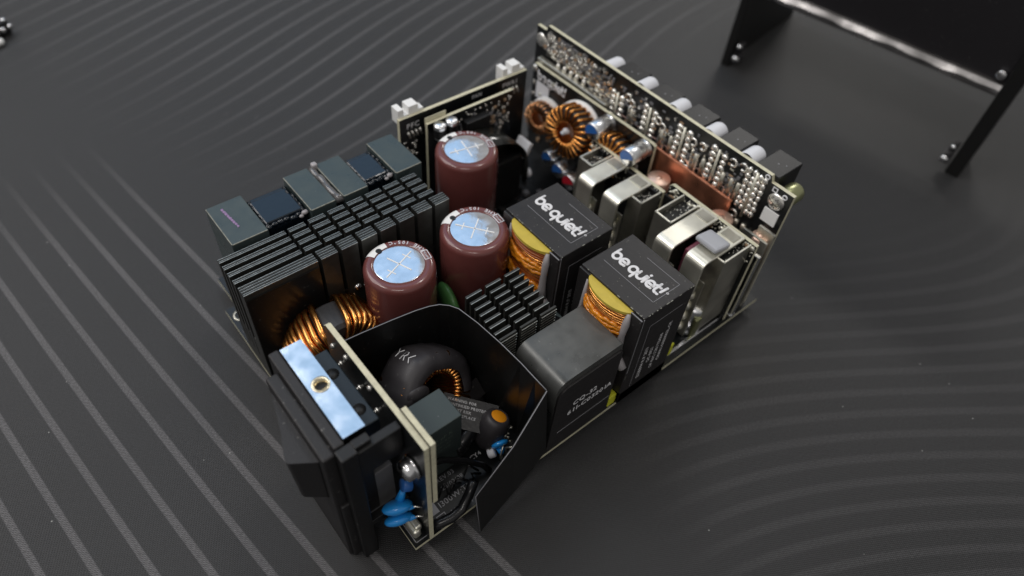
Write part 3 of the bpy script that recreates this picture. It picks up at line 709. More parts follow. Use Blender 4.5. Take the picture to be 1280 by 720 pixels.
b = MB(); b.box(-6.9, 18.3, 79.3, 79.55, 3, 47.5, 0, 0.05); b.box(19.4, 71.5, 79.75, 80.3, 3, 30, 0, 0.05); obj('front_wall', b, 'sheet', HS)
b = MB(); b.lathe([(0.01, 1.0), (0.8, 1.0), (1.4, 0.7), (1.6, 0.0)], (30.7, 79.7, 28.6), (0, -1, 0), 16); obj('screw', b, 'steel', HS)

# ---- main electrolytic capacitors
def big_cap(cx, cy, zt, r, cross, lab, patch=98, tilt=(0, 0)):
    mb = MB()
    # sleeve: body, rounded shoulder, rolled over the top
    prof = [(r-0.3, 0.2), (r, 0.8), (r, 3.0), (r-0.9, 4.2), (r, 5.4), (r, zt-2.2), (r-0.25, zt-1.1), (r-0.9, zt-0.35), (r-1.8, zt), (r*0.70, zt), (r*0.695, zt-0.25)]
    mb.lathe(prof, (0, 0, 0), (0, 0, 1), 56)
    fr = Matrix.Translation((cx, cy, 0)) @ Matrix.Rotation(R(tilt[0]), 4, 'X') @ Matrix.Rotation(R(tilt[1]), 4, 'Y')
    o = obj('electrolytic_capacitor', mb, 'sleeve', PS, lab, mw=mm4(fr))
    mb = MB(); rv = r*0.697
    mb.lathe([(rv, zt-0.2), (rv*0.96, zt-0.12), (rv*0.5, zt-0.05), (0.001, zt-0.0)], (0, 0, 0), (0, 0, 1), 48)
    obj('vented_top', mb, 'vent', o)
    mb = MB()
    for a, l in ((cross, rv*0.82), (cross+90, rv*0.58)):
        d = Vector((math.cos(R(a)), math.sin(R(a)), 0)); mb.obox((0, 0, zt+0.0), d*l, Vector((-d.y, d.x, 0))*0.20, (0, 0, 0.10))
    d = Vector((math.cos(R(cross)), math.sin(R(cross)), 0)); e = Vector((-d.y, d.x, 0))
    for s in (-1, 1): mb.obox(d*(s*rv*0.5)+Vector((0, 0, zt-0.02)), e*rv*0.2, d*0.16, (0, 0, 0.09))
    obj('vent_groove', mb, 'white', o)
    # white polarity patch over shoulder, with the black minus sign
    mb = MB(); 
    def patchstrip(a0, a1, m_i, r0, r1, lift=0.05):
        n = 8; v = []
        P = [(r0, zt), (r-1.8, zt), (r-0.9, zt-0.35), (r-0.25, zt-1.1), (r, zt-2.2), (r, zt-r1)]
        for i in range(n+1):
            a = R(a0+(a1-a0)*i/n)
            for q, (rr, hh) in enumerate(P): v.append(((rr+(lift if q > 1 else 0))*math.cos(a), (rr+(lift if q > 1 else 0))*math.sin(a), hh+lift))
        m_ = len(P); mb.add(v, [(i*m_+k, i*m_+k+1, (i+1)*m_+k+1, (i+1)*m_+k) for i in range(n) for k in range(m_-1)], m_i, True)
    patchstrip(patch-14, patch+4, 0, r*0.72, 20); patchstrip(patch+11, patch+28, 0, r*0.72, 20)
    patchstrip(patch+4, patch+11, 0, r*0.80, 5); 
    mb.blob((r*0.755*math.cos(R(patch+7)), r*0.755*math.sin(R(patch+7)), zt+0.05), 1.1, 1.1, 0.08, 1, 12, 4)
    obj('polarity_mark', mb, ['white', 'plastic'], o)
    mb = MB()
    ring_text(mb, '105°C', 2.0, (0, 0, zt+0.06), r*0.875, patch-58, 8.5, 0, 0.012)
    ring_text(mb, 'KHE', 2.2, (0, 0, zt+0.06), r*0.875, patch-93, 9.5, 0, 0.012)
    # maker's box mark
    a = R(patch-108); c = Vector((math.cos(a)*r*0.80, math.sin(a)*r*0.80, zt+0.06)); t = Vector((-math.sin(a), math.cos(a), 0)); n_ = Vector((math.cos(a), math.sin(a), 0))
    for s in (-1, 1): mb.obox(c+n_*s*1.1, t*2.0, n_*0.12, (0, 0, .02)); mb.obox(c+t*s*2.0, n_*1.1, t*0.12, (0, 0, .021))
    text(mb, 'NIPPON', 0.85, c-t*1.75-n_*(-0.35), t, -n_, 0, 0.01, 0.02)
    # lettering on the can side
    for k, ch in enumerate('F/A 105 420V'):
        a = R(patch-70-k*6.5); rad = Vector((math.cos(a), math.sin(a), 0)); tan = Vector((-math.sin(a), math.cos(a), 0))
        v, f, wd = glyph(ch, 0.01)
        if f: mb.add([rad*(r+0.08)-tan*(0.0)+tan*(p*2.3)+Vector((0, 0, zt-3.2-q*2.3)) for p, q in v], f)
    for row, s in enumerate(('700uF 420V', 'KHE CE')):
        for k, ch in enumerate(s):
            a = R(patch-124); rad = Vector((math.cos(a), math.sin(a), 0)); tan = Vector((-math.sin(a), math.cos(a), 0))
            v, f, wd = glyph(ch, 0.01)
            if f: mb.add([rad*(r+0.08)+tan*(q*2.2-row*3)+Vector((0, 0, zt-6-k*2.0-p*2.2)) for p, q in v], f)
    obj('lettering', mb, 'offwhite', o)
big_cap(40.2, 66.0, 46.8, 12.1, 22, 'maroon capacitor nearest the mains inlet, its whole top reflecting blue', patch=98)
big_cap(70.6, 64.8, 46.8, 12.3, -52, 'middle maroon capacitor beside the small heat sink', patch=103, tilt=(0, 0.0))
big_cap(94.3, 101.4, 47.2, 12.4, -12, 'maroon capacitor farthest back, in front of the control board', patch=92, tilt=(0, -0.0))
b = MB(); b.cyl((53.6, 59.5, 21), (56.6, 58.9, 21), 9.0, 32, 0, 1.2); obj('thermistor', b, 'greendisc', PS, 'green round thermistor between the two front capacitors')

# ---- small pin-fin heat sink
b = MB(); b.box(49.2, 73.8, 23.5, 43.4, 24, 27, 0, 0.2); SH = obj('small_heat_sink', b, 'anod', PS, 'small black pin-fin heat sink between capacitor and transformers')
pm = MB(); pm.box(0, 6.2, 0, 0.95, 27, 44); pm.box(0.0, 6.2, -0.02, 0.2, 43.75, 44.04, 1); pm.box(-0.02, 0.16, 0.0, 0.95, 27, 43.7, 0)
pmm = mesh_of('fin', pm, ['anod', 'anodlit'])
for i in range(3):
    for j in range(7):
        obj('fin', None, [], SH, mesh=pmm, mw=Matrix.Translation(((50.7+i*8.1-(6-j)*0.27)*MM, (25.6+j*2.85)*MM, 0)))
gm = MB()
gm.box(0, 6.6, 0, 0.7, 24, 44)
for k in range(13): gm.box(0.05, 6.55, -0.45, 0.0, 25.0+k*1.45, 25.75+k*1.45); gm.box(0.05, 6.55, -0.5, -0.3, 25.6+k*1.45, 25.8+k*1.45, 1)
gmm = mesh_of('ribbed_fin', gm, ['anod', 'anodlit'])
for i in range(3): obj('ribbed_fin', None, [], SH, mesh=gmm, mw=Matrix.Translation(((49.0+i*8.35)*MM, 23.0*MM, 0)))
b = MB(); b.box(54.5, 82.0, 21.5, 45, 21, 24, 0, 0.4); obj('heat_sink_base', b, 'ferrite', SH)
b = MB(); b.cyl((72.5, 24.5, 4), (72.5, 24.5, 30.5), 6.6, 32, 0, 0.8); b.lathe([(6.9, 0), (6.9, 1)], (72.5, 24.5, 28.5), (0, 0, 1), 32)
pc = obj('round_capacitor', b, 'cableblack', PS, 'short black round part with white print behind the grey choke')
b = MB(); text(b, 'PMC', 2.3, (67.6, 25.2, 30.6), (0.95, 0.2, 0), (-0.2, 0.95, 0), bold=0.03); obj('lettering', b, 'silk', pc)
b = MB(); b.box(74, 82.5, 25, 34, 20, 25.5, 0, 0.3); obj('ferrite_foot', b, 'ferrite', PS)

# ---- grey ferrite choke with black tape face (front)
b = MB()
pr_ = []
r0 = 4.6
for i in range(9): a = R(180-i*11.25); pr_.append((53.8+r0+r0*math.cos(a), 36.2+r0*math.sin(a)))
pr_ = [(53.8, 8)]+pr_
for i in range(5): a = R(90-i*22.5); pr_.append((82.0-1.0+1.0*math.cos(a), 39.8+1.0*math.sin(a)))
pr_ += [(82.0, 8)]
b.prism(pr_, 'y', 0.7, 20.2)
CQ = obj('ferrite_choke', b, 'ferritegrey', PS, 'grey ferrite choke with one rounded shoulder, its black taped side towards the board edge')
for p in CQ.data.polygons:
    if abs(p.normal.y) < 0.5: p.use_smooth = True
b = MB(); fp = [(53.4, 0.2)]+[(p[0] if p[0] > 58 else p[0]+0.3, p[1]-3.2) for p in pr_[1:-1]]+[(82.2, 0.2)]
b.prism(fp, 'y', -0.1, 0.66); b.prism([(x, z-0.0) for x, z in fp], 'y', 20.25, 20.8)
b.box(53.45, 82.2, 0.7, 20.2, 0.2, 8.0)
obj('tape_wrap', b, 'label', CQ)
b = MB(); text(b, 'CQ-32', 3.5, (62.0, -0.1, 23.2), (1, 0, 0), (0, 0, 1), bold=0.03); text(b, '611-C03201A', 3.5, (60.2, -0.1, 18.8), (1, 0, 0), (0, 0, 1), bold=0.03, track=0.98)
obj('lettering', b, 'silk', CQ)
b = MB(); b.box(57, 81.5, -0.22, -0.12, 10.6, 10.75); obj('tape_edge', b, 'silkdim', CQ)

# ---- main transformers
def transformer(x0, x1, y0, y1, zt, rz, lab):
    P0 = Vector(((x0+x1)/2, (y0+y1)/2, 0)); fr = Matrix.Translation(P0) @ Matrix.Rotation(R(rz), 4, 'Z')
    hx, hy = (x1-x0)/2, (y1-y0)/2
    mb = MB(); mb.box(-hx, hx, -hy, hy, zt-7.5, zt, 0, 0.3)                       # upper yoke
    mb.box(-hx, hx, -hy, -hy+3.6, 0.3, zt-7.4, 0, 0.3); mb.box(-hx, hx, hy-3.6, hy, 0.3, zt-7.4, 0, 0.3)
    mb.box(-hx, hx, -hy, hy, 0.2, 7, 0, 0.3); mb.box(hx-3, hx, -hy+3, hy-3, 7, zt-7.4)
    t = obj('transformer', mb, 'label', PS, lab, mw=mm4(fr))
    # side limbs' near cheeks
    mb = MB()
    for s in (-1, 1): mb.box(-hx-0.9, -hx-0.02, s*hy-0.1 if s < 0 else hy-4.9, -hy+4.9 if s < 0 else hy+0.1, 8, zt-0.8, 0, 0.2)
    obj('core_tape', mb, 'label', t)
    mb = MB(); mb.box(-hx-0.95, -hx-0.7, -hy+0.1, -hy+4.9, zt-0.9, zt-0.5, 0, 0.05); mb.box(-hx-0.05, -hx+0.2, -hy-0.12, -hy+0.12, 20, zt-0.4, 0, 0.05); obj('worn_edge', mb, 'silkdim', t)
    mb = MB()
    for k in range(26):      # chipped label along the sharp edges
        e = random.choice([0, 1, 2]); L0 = random.uniform(.2, 1.3)
        if e == 0: x = random.uniform(-hx, hx-1.5); mb.box(x, x+L0, -hy-.04, -hy+.22, zt-.22, zt+.03)
        elif e == 1: y = random.uniform(-hy, hy-1.5); mb.box(-hx-.04, -hx+.2, y, y+L0, zt-.2, zt+.03)
        else: z = random.uniform(14, zt-2); mb.box(-hx-.05, -hx+.2, -hy-.05, -hy+.2, z, z+L0)
    for k in range(12): x = random.uniform(-hx, hx-.5); y = random.uniform(-hy, hy-.5); mb.box(x, x+random.uniform(.1, .35), y, y+random.uniform(.1, .3), zt+.01, zt+.05)
    obj('chipped_edge', mb, 'chip', t, kind='stuff')
    # winding: bobbin flange, wire layers, tape
    W = hy-4.3; rx = 5.0
    def shell(r_add, z0, z1, mi=0, name='winding', mt='litz'):
        mb = MB(); n = 28; pts = [(-hx+1+(-(rx+r_add))*math.sin(math.pi*i/n), (W+r_add*0.15)*math.cos(math.pi*i/n)) for i in range(n+1)]
        mb.prism(pts, 'z', z0, z1); o = obj(name, mb, mt, t); 
        for p in o.data.polygons:
            if abs(p.normal.z) < .5: p.use_smooth = True
        return o
    shell(0.7, zt-2.0, zt-0.9, name='bobbin_flange', mt='yellowtape')
    shell(-0.4, zt-9.0, zt-2.0, name='winding'); shell(0.2, zt-12.8, zt-9.1, name='tape_band', mt='orangetape')
    shell(-0.4, zt-18.6, zt-12.8, name='winding'); shell(0.0, zt-23, zt-18.7, name='tape_band', mt='orangetape'); shell(-0.6, 8, zt-23.0, name='winding')
    for zz in (zt-2.7, zt-3.7, zt-4.7, zt-5.7, zt-6.7, zt-7.7, zt-13.6, zt-14.6, zt-15.6, zt-16.6, zt-17.6):
        mb = MB(); n = 24; rr_ = rx-0.3-0.09*(zt-zz)*0.3; mb.tube([(-hx+1-rr_*math.sin(math.pi*i/n), (W-0.3)*math.cos(math.pi*i/n), zz+random.uniform(-.1, .1)+0.3*math.sin(i*.3+zz)) for i in range(n+1)], 0.47, 6)
        obj('wire_turn', mb, 'litz' if random.random() < .45 else 'copper', t)
    mb = MB()
    for zc_, wv_ in ((zt-10.6, 1.0), (zt-20.6, 1.3)):
        for q in range(3):
            mb.tube([(-hx+1-(rx+0.1)*math.sin(math.pi*(.06+.88*i/30)), (W-0.1)*math.cos(math.pi*(.06+.88*i/30)), zc_+(q-1)*1.5+wv_*0.5*math.sin(i*.5+q*2)+0.3*math.sin(i*1.7+q)) for i in range(31)], 0.7, 7, rads=[0.5+0.3*abs(math.sin(i*.8+q*1.3)) for i in range(31)])
    obj('wrinkled_tape', mb, 'orangetape', t)
    mb = MB()
    mb.tube([(-hx-1.2, -hy+5.2, zt-1.6), (-hx-1.7, -hy+5.0, zt-6), (-hx-1.6, -hy+5.3, zt-12), (-hx-1.9, -hy+5.0, zt-19), (-hx-2.0, -hy+4.4, zt-24)], 1, 10, rads=[0.7, 1.35, 1.1, 1.4, 1.9])
    mb.tube([(-hx-2.2, -hy+5.6, zt-23), (-hx-2.0, -hy+3.4, zt-25), (-hx-1.5, -hy+1.2, zt-27)], 1, 10, rads=[1.9, 2.0, 1.6]); mb.blob((-hx-2.2, -hy+5.6, zt-23), 1.9, 1.9, 1.9, 0, 12, 8, .05)
    obj('glue_bead', mb, 'glue', t)
    mb = MB(); mb.tube([(-hx-0.8, hy-4.6, zt-3), (-hx-1.2, hy-4.9, zt-9), (-hx-1.3, hy-4.7, zt-16), (-hx-1.4, hy-4.2, zt-22)], 1, 10, rads=[0.5, 1.0, 1.0, 1.5])
    obj('glue_bead', mb, 'glue', t)
    # label prints on top
    mb = MB(); L_ = 2*hy
    logo(mb, (-1.4, hy-3.0, zt), (0, -1, 0), (1, 0, 0), L_*0.79)
    obj('lettering', mb, 'silk', t)
    mb = MB(); a0, a1, c0, c1 = -hx+7.2, hx-4.2, -hy+3.2, hy-3.0
    for q in ((a0, a0+.14, c0, c1), (a0, a1, c0, c0+.14), (a1-.14, a1, c0, c1-8)): mb.box(q[0], q[1], q[2], q[3], zt+0.03, zt+0.07)
    # side print
    zb = 8
    for q in ((-hx+4.5, -hx+4.68, zb, zt-7), (-hx+4.5, hx-4, zt-7.18, zt-7)): mb.box(q[0], q[1], -hy-0.08, -hy-0.03, q[2], q[3])
    obj('label_outline', mb, 'silkdim', t)
    mb = MB()
    rowsT = (('E238844 R.P 2011', 2.3, 0), ('DC-5021', 2.2, 8), ('611-06C301', 2.2, 1), ('RL-61', 2.0, 19), ('CMI DBS0000LV-OE', 2.1, 3))
    xx = -hx+8.4
    for s, sz, sh_ in (('E238844 R.P 2011', 2.25, 0), ('DC-5021', 2.1, 9), ('OP-06C 3.301 TD060', 2.1, 1), ('CM6901-DBS0003L-OE', 2.1, 4)):
        text(mb, s, sz, (xx, -hy, zb+3+sh_*0.8), (0, 0, 1), (-1, 0, 0), bold=0.02); xx += 3.1
    obj('side_lettering', mb, 'silk', t)
    mb = MB(); mb.box(-hx-1.0, hx+1.0, -hy+1.2, -hy+4.5, 0.1, 3.4, 0, 0.3); obj('bobbin_foot', mb, 'yellowbright', t)
    return t
transformer(87.2, 111.4, -0.8, 28.2, 50.4, 0.0, 'near transformer with white lettered label, at the long board edge')
transformer(83.2, 107.5, 34.0, 63.4, 50.6, 0.0, 'far transformer with white lettered label, next to the middle maroon capacitor')
b = MB(); b.obox((97.5, 3.6, 3.4), (1.8, 0, 0), (0, 2.2, 0), (0, 0, 3.2), 0, 0.3); b.obox((85.2, 1.5, 3.2), (1.9, 0, 0), (0, 1.2, 0), (0, 0, 3.0), 0, 0.3); b.obox((115.5, 2.8, 4.0), (4.2, 0, 0), (0, 0.5, 0), (0, 0, 3.8), 0, 0.2)
obj('yellow_tab', b, 'yellowbright', PS)

# ---- silver can capacitor by the near edge
b = MB(); b.lathe([(4.9, 0.0), (5.1, 0.6), (5.0, 1.6), (4.3, 2.4), (4.9, 3.2), (4.9, 13.5), (4.4, 14.4), (0.01, 14.5)], (135.5, 8.0, 0.8), (0, 0, 1), 32)
obj('small_can_capacitor', b, 'alu', PS, 'upright silver can capacitor at the board edge behind the near transformer')
b = MB(); b.box(131.2, 134.5, 2.6, 4.0, 1, 12, 0, 0.3)
obj('yellow_sleeve', b, 'olive', PS)

# ---- synchronous rectifier boards with tinned busbars and frames
def rect_board(x, y0, y1, zt, lab, bars, frames):
    mb = MB(); mb.prism([(y0, 0.2), (y1, 0.2), (y1, zt-1.2), (y1-1.2, zt), (y0, zt)], 'x', x, x+1.6, 0, 1)
    t = obj('rectifier_board', mb, ['mask', 'edge'], PS, lab)
    for by0, by1, xa, zb, lb in bars:
        mb = MB(); th = 1.1; zc = zt+0.4; rr = 3.0
        o_ = [(x+0.2, zc)]; i_ = [(x+0.2, zc-th)]
        for k in range(7):
            a = R(90+15*k); o_.append((xa+rr+rr*math.cos(a), zc-rr+rr*math.sin(a))); i_.append((xa+rr+(rr-th)*math.cos(a), zc-rr+(rr-th)*math.sin(a)))
        o_.append((xa, zb)); i_.append((xa+th, zb))
        n = len(o_); v = []
        for p, q in zip(o_, i_): v += [(p[0], by0, p[1]), (p[0], by1, p[1]), (q[0], by0, q[1]), (q[0], by1, q[1])]
        f = []
        for i in range(n-1):
            a = i*4; c = a+4; f += [(a, a+1, c+1, c), (a+2, c+2, c+3, a+3), (a, c, c+2, a+2), (a+1, a+3, c+3, c+1)]
        f += [(0, 2, 3, 1), ((n-1)*4, (n-1)*4+1, (n-1)*4+3, (n-1)*4+2)]
        mb.add(v, f); ob_ = obj('busbar', mb, 'tin', t, lb)
        bv = ob_.modifiers.new('bevel', 'BEVEL'); bv.width = 0.00022; bv.segments = 2
        mb = MB(); mb.box(x-5.8, x-1.4, by0+1.0, by1-1.0, zc+0.02, zc+0.35, 0, 0.12); obj('busbar_pad', mb, 'tindull', t)
        # lower sheet the bar lands on
        mb = MB(); mb.box(xa+2.6, xa+3.2, by0-1.5, by1+0.5, 2, zb+6); obj('tinned_plate', mb, 'tindull', t)
        mb = MB()
        for k in range(4): mb.blob((xa+2.3, (by0+by1)/2-1.5, 6+k*6.2), 1.6, 2.7, 2.4, 0, 14, 8, 0.05)
        obj('solder_blob', mb, 'tin', t, kind='stuff')
    for fy0, fy1, xf in frames:
        mb = MB(); th = 0.8; zf = zt-0.3
        mb.box(xf, x-0.1, fy0, fy0+th, 3, zf, 0, 0.12); mb.box(xf, x-0.1, fy1-th, fy1, 3, zf, 0, 0.12); mb.box(xf, xf+th, fy0+th, fy1-th, 3, zf, 0, 0.12)
        obj('tinned_frame', mb, 'tindull', t)
        mb = MB()
        for s in ((xf+.1, x-.2, fy0+.1, fy0+th-.1), (xf+.1, x-.2, fy1-th+.1, fy1-.1), (xf+.1, xf+th-.1, fy0+.2, fy1-.2)): mb.box(s[0], s[1], s[2], s[3], zf, zf+0.18, 0, 0.05)
        obj('bright_rim', mb, 'tin', t)
        mb = MB(); mb.box(xf+th+0.1, x-0.2, fy0+th+0.1, fy1-th-0.1, zf-3.4, zf-2.6); o = obj('inner_tray', mb, 'darkfoil', t)
        mb = MB()
        for k in range(26): mb.blob((random.uniform(xf+1.4, x-0.8), random.uniform(fy0+1.2, fy1-1.2), zf-2.4), 0.3, 0.3, 0.2, 0, 6, 4)
        for k in range(18): mb.blob((x-0.1, random.uniform(fy0, fy1), random.uniform(zt-8, zt-1)), 0.25, 0.4, 0.4, 0, 6, 4)
        obj('solder_point', mb, 'solder', t, kind='stuff')
    # black power chips and solder texture on the face
    for k in range(int((y1-y0)/6)):
        yy = y0+2+k*6
        for zz in (8, 16, 24, 32):
            if zz < zt-4:
                mb = MB(); mb.box(x-1.4, x-0.05, yy, yy+4.6, zz, zz+6, 0, 0.2); obj('power_chip', mb, 'plastic', t)
    mb = MB()
    for k in range(170):
        mb.blob((x-0.1, random.uniform(y0+.5, y1-.5), random.uniform(zt-9, zt-0.6)), 0.3, random.uniform(.25, .6), random.uniform(.25, .6), 0, 6, 4, 0.2)
    for k in range(14): mb.blob((x-0.3, random.uniform(y0+1, y1-1), random.uniform(zt-3, zt-0.6)), 0.5, random.uniform(.8, 1.8), random.uniform(.5, 1.0), 0, 8, 5, 0.2)
    obj('solder_joint', mb, 'tin', t, kind='stuff')
    mb = MB()
    for k in range(16): mb.box(x-0.6, x-0.02, yy_ := random.uniform(y0+1, y1-2.5), yy_+random.uniform(1, 2), zz_ := random.uniform(zt-14, zt-2), zz_+random.uniform(.8, 1.6))
    obj('small_chip', mb, 'smdtan', t, kind='stuff')
    return t
S1 = rect_board(148.0, 44.3, 85.2, 38.6, 'upright rectifier board with two pale busbars, behind the far transformer',
    [(63.5, 71.3, 127.5, 24.5, 'busbar'), (50.2, 58.3, 128.5, 26, 'busbar')], [(72.3, 80.0, 136), (44.8, 51.8, 136.5)])
S2 = rect_board(150.0, 1.2, 43.6, 43.0, 'upright rectifier board with two pale busbars, behind the near transformer',
    [(19.0, 26.9, 123.8, 27.5, 'busbar'), (6.4, 14.6, 126.5, 27.5, 'busbar')], [(28.2, 36.4, 133.6), (3.0, 10.2, 134.2)])
for o in list(S1.children)+list(S2.children):
    if o.name.startswith('busbar') and 'label' in o: del o['label']
b = MB(); s0 = 0; b.box(-4.6, 4.6, -4.9, 4.9, 0, 2.2, 0, 0.9); b.xf(Matrix.Translation((136.8, 11.6, 44.0)) @ Matrix.Rotation(R(12), 4, 'Y'))
obj('thermal_pad', b, 'pinkpad', PS, 'soft pale grey thermal pad stuck on the busbar nearest the board edge')
b = MB(); b.box(130.0, 139.0, 14.9, 17.4, 14, 41.0, 0, 0.5); obj('taped_core', b, 'maroontape', PS)
b = MB(); b.box(153.4, 155.2, -0.2, 2.6, 1.0, 36, 0, 0.3); b.box(152.6, 155.6, -0.3, 5.5, 0.2, 2.4, 0, 0.3)
obj('output_strip', b, 'blockmetal', PS, 'tall pale metal strip between the rectifier board and the connector board')
b = MB(); b.box(157.4, 158.6, 1.0, 12.0, 2.0, 40, 0, 0.3); b.box(160.2, 161.4, 0.6, 8.0, 2.0, 43, 0, 0.3); obj('output_plate', b, 'tindull', PS)

# ---- DC converter board with toroids and small cans
b = MB(); b.prism([(60.5, 0.2), (135, 0.2), (135, 45.4), (62, 46.6), (60.5, 46)], 'x', 158.0, 159.6, 0, 1)
DC = obj('converter_board', b, ['mask', 'edge'], PS, 'upright small converter board with ring coils, in front of the connector board')
b = MB(); logo(b, (157.95, 132.0, 39.2), (0, -1, 0), (0, 0, 1), 19.5, reg=False); obj('lettering', b, 'silk', DC)
b = MB(); b.box(157.85, 157.98, 124.0, 132.6, 29.5, 38.0); obj('white_square', b, 'offwhite', DC)
b = MB(); b.cyl((157.0, 134.4, 43.5), (161, 134.4, 43.5), 1.5, 14); 
for k in range(5): b.blob((157.8, 134.2, 12+k*6), .5, .8, 1.2, 0, 8, 5)
obj('solder_pillar', b, 'solder', DC)
def toroid(c, axis, ri, ro, h, wr, nt, cop, lab, skew=0.15, fill=1.0, gap0=0, disc=True):
    fr = toroid_frame(c, axis); co = obj('toroid_coil', core_mb(ri, ro, h, 0.8), 'core', PS, lab, mw=mm4(fr))
    tm = turn_mesh('wire_turn', ri, ro, h, wr, cop, skew); wind(co, fr, tm, [gap0+i*360*fill/nt for i in range(nt)], jit=1.0)
    if disc:
        mb = MB(); mb.lathe([(ri*0.3, -h-2.6), (ro+1.6, -h-2.6), (ro+1.8, -h-2.2), (ro+1.8, -h-1.6), (ro+1.6, -h-1.2), (ri*0.3, -h-1.2)], (0, 0, 0), (0, 0, 1), 40); obj('white_washer', mb, 'white', co)
    return co
t = toroid((149.5, 99.5, 33.5), (-1, -0.10, 0.20), 5.6, 10.4, 3.6, 0.66, 24, 'copper', 'larger ring coil of bright copper wire on the converter board')
b = MB(); b.blob((0.5, 0, 3), 1.3, 1.6, 1.6, 0, 10, 6, 0.2); b.blob((-1, 1, 3.4), 1.0, 1.0, 1.0, 0, 10, 6, 0.2); obj('glue_drop', b, 'offwhite', t)
toroid((151.5, 121.0, 26.5), (-1, -0.15, 0.15), 3.7, 6.8, 2.4, 0.43, 22, 'copperpink', 'smaller ring coil of pale copper wire at the end of the converter board')
toroid((152.5, 76.5, 33.0), (-1, -0.1, 0.2), 4.9, 9.4, 3.2, 0.62, 22, 'copper', 'ring coil half hidden behind the first rectifier board')
def can(p0, p1, r, stamp, lab, seg=28):
    p0, p1 = Vector(p0), Vector(p1); h = (p1-p0).length; mb = MB(); ax = (p1-p0).normalized()
    mb.lathe([(r-0.3, 0.0), (r, 0.5), (r, h*0.10), (r-0.5, h*0.18), (r, h*0.26), (r, h-0.5), (r-0.45, h), (0.01, h)], p0, ax, seg)
    o = obj('can_capacitor', mb, 'alu', PS, lab)
    mb = MB(); q = Vector((0, 0, 1)).rotation_difference(ax).to_matrix().to_4x4(); v = [(0, 0, h+0.05)]
    n = 20; v += [((r-0.5)*math.cos(R(-70+200*i/n)), (r-0.5)*math.sin(R(-70+200*i/n)), h+0.05) for i in range(n+1)]
    s0 = 0; mb.add(v[1:], [list(range(n+1))]); mb.xf(Matrix.Translation(p0) @ q); obj('colour_stamp', mb, stamp, o)
    return o
can((157.9, 85.5, 43.0), (146.5, 85.0, 43.0), 3.9, 'bluestamp', 'silver can capacitor with a blue end, between the ring coils')
can((157.9, 64.6, 43.4), (146.3, 64.2, 43.2), 3.9, 'bluestamp', 'silver can capacitor with a blue end, above the first rectifier board')
can((157.5, 109.5, 12.5), (147, 109.2, 12.5), 3.7, 'bluestamp', 'lowest blue-ended can, under the smaller ring coil')
can((157.0, 100.5, 12.0), (145.5, 100.2, 12.0), 3.7, 'bluestamp', 'blue-ended can lying under the larger ring coil')
can((156.0, 92.0, 11.5), (144.5, 91.7, 11.5), 3.9, 'redstamp', 'silver can capacitor with a red end')
b = MB()
for k in range(60): b.box(156.9, 157.95, yy_ := random.uniform(62, 130), yy_+random.uniform(.8, 2.0), zz_ := random.uniform(3, 42), zz_+random.uniform(.8, 1.8), random.choice([0, 1, 2]))
obj('small_chip', b, ['smdtan', 'smdgrey', 'tin'], DC, kind='stuff')

# ---- connector (modular) board
XM = 164.0
b = MB(); b.prism([(2, 0.3), (142, 0.3), (142, 59.0), (136.0, 59.0), (135.0, 61.6), (12.8, 61.6), (11.8, 59.0), (2, 59.0)], 'x', XM, XM+1.6, 0, 1)
MO = obj('connector_board', b, ['mask', 'edge'], PS, 'tall black connector board covered in solder joints, standing at the far end')
b = MB(); b.box(161.4, 162.9, 22.5, 64, 31.0, 43.5, 0, 0.5); obj('copper_bar', b, 'copperbar', PS, 'broad bare copper bar along the foot of the connector board')
for x, y, z, r_ in ((154.5, 52.0, 37.8, 4.8), (156.0, 21.2, 39.0, 4.8), (160.3, 5.6, 39.5, 3.4)):
    b = MB(); b.cyl((x, y, 26), (x, y, z), r_, 28, 0, 0.35); b.lathe([(1.2, 0), (1.2, .25), (0.01, .3)], (x, y, z-.05), (0, 0, 1), 12); obj('copper_terminal', b, 'copperend', PS)
sol = MB()
def up(y, z, ry, rz, d=0.7): sol.blob((XM-0.1, y, z), d, ry, rz, 0, 10, 6, 0.05)
for cy, top in ((88.5, 52), (70.5, 55), (52.5, 56.5), (35.2, 57), (17.6, 58)):
    wide = cy < 20
    for s in ((-1, 1) if not wide else (-3.3, -1.2, 1.2, 3.4)):
        for k in range(7): up(cy+s*(2.6 if not wide else 1.05)+random.uniform(-.15, .15), top-k*2.75+(0.8 if s > 0 else 0)+random.uniform(-.15, .15), (1.6 if not wide else 1.15)*random.uniform(.85, 1.12), 1.5*random.uniform(.85, 1.1), 1.3)
obj('solder_joint', sol, 'solder', MO, kind='stuff')
sol = MB()
for cy, top in ((88.5, 52), (70.5, 55), (52.5, 56.5), (35.2, 57), (17.6, 58)): sol.tube([(XM-0.6, cy, top+1.8), (XM-0.6, cy, top-19.5)], 0.6, 8)
obj('centre_strip', sol, 'tin', MO, kind='stuff')
sol = MB()
for cy in (79.5, 62.3, 57.6, 44.2, 40.5, 26.4, 30.6, 23.2): sol.tube([(XM-0.3, cy, 51), (XM-0.3, cy+0.1, 43)], 0.95, 8)
for y, z in ((8, 35), (12, 33), (15, 34), (18.5, 34)): sol.tube([(XM-0.3, y, z+2), (XM-0.3, y, z-3)], 1.1, 8)
obj('long_pad', sol, 'tindull', MO, kind='stuff')
sol = MB()
def cring(y, z, r=1.5): sol.tube([(XM-0.5, y+r*math.cos(R(20+i*28)), z+r*math.sin(R(20+i*28))) for i in range(11)], 0.55, 8)
for y, z in ((47.3, 54.6), (42.7, 55.3), (28.4, 57.2), (23.8, 58.0), (98.7, 44.5), (97.8, 40.6), (100.3, 49.5), (63.0, 52), (65.5, 53.5), (80.5, 53), (83, 54.5), (29.5, 40.5), (21, 37.5), (47, 41.5)): cring(y, z)
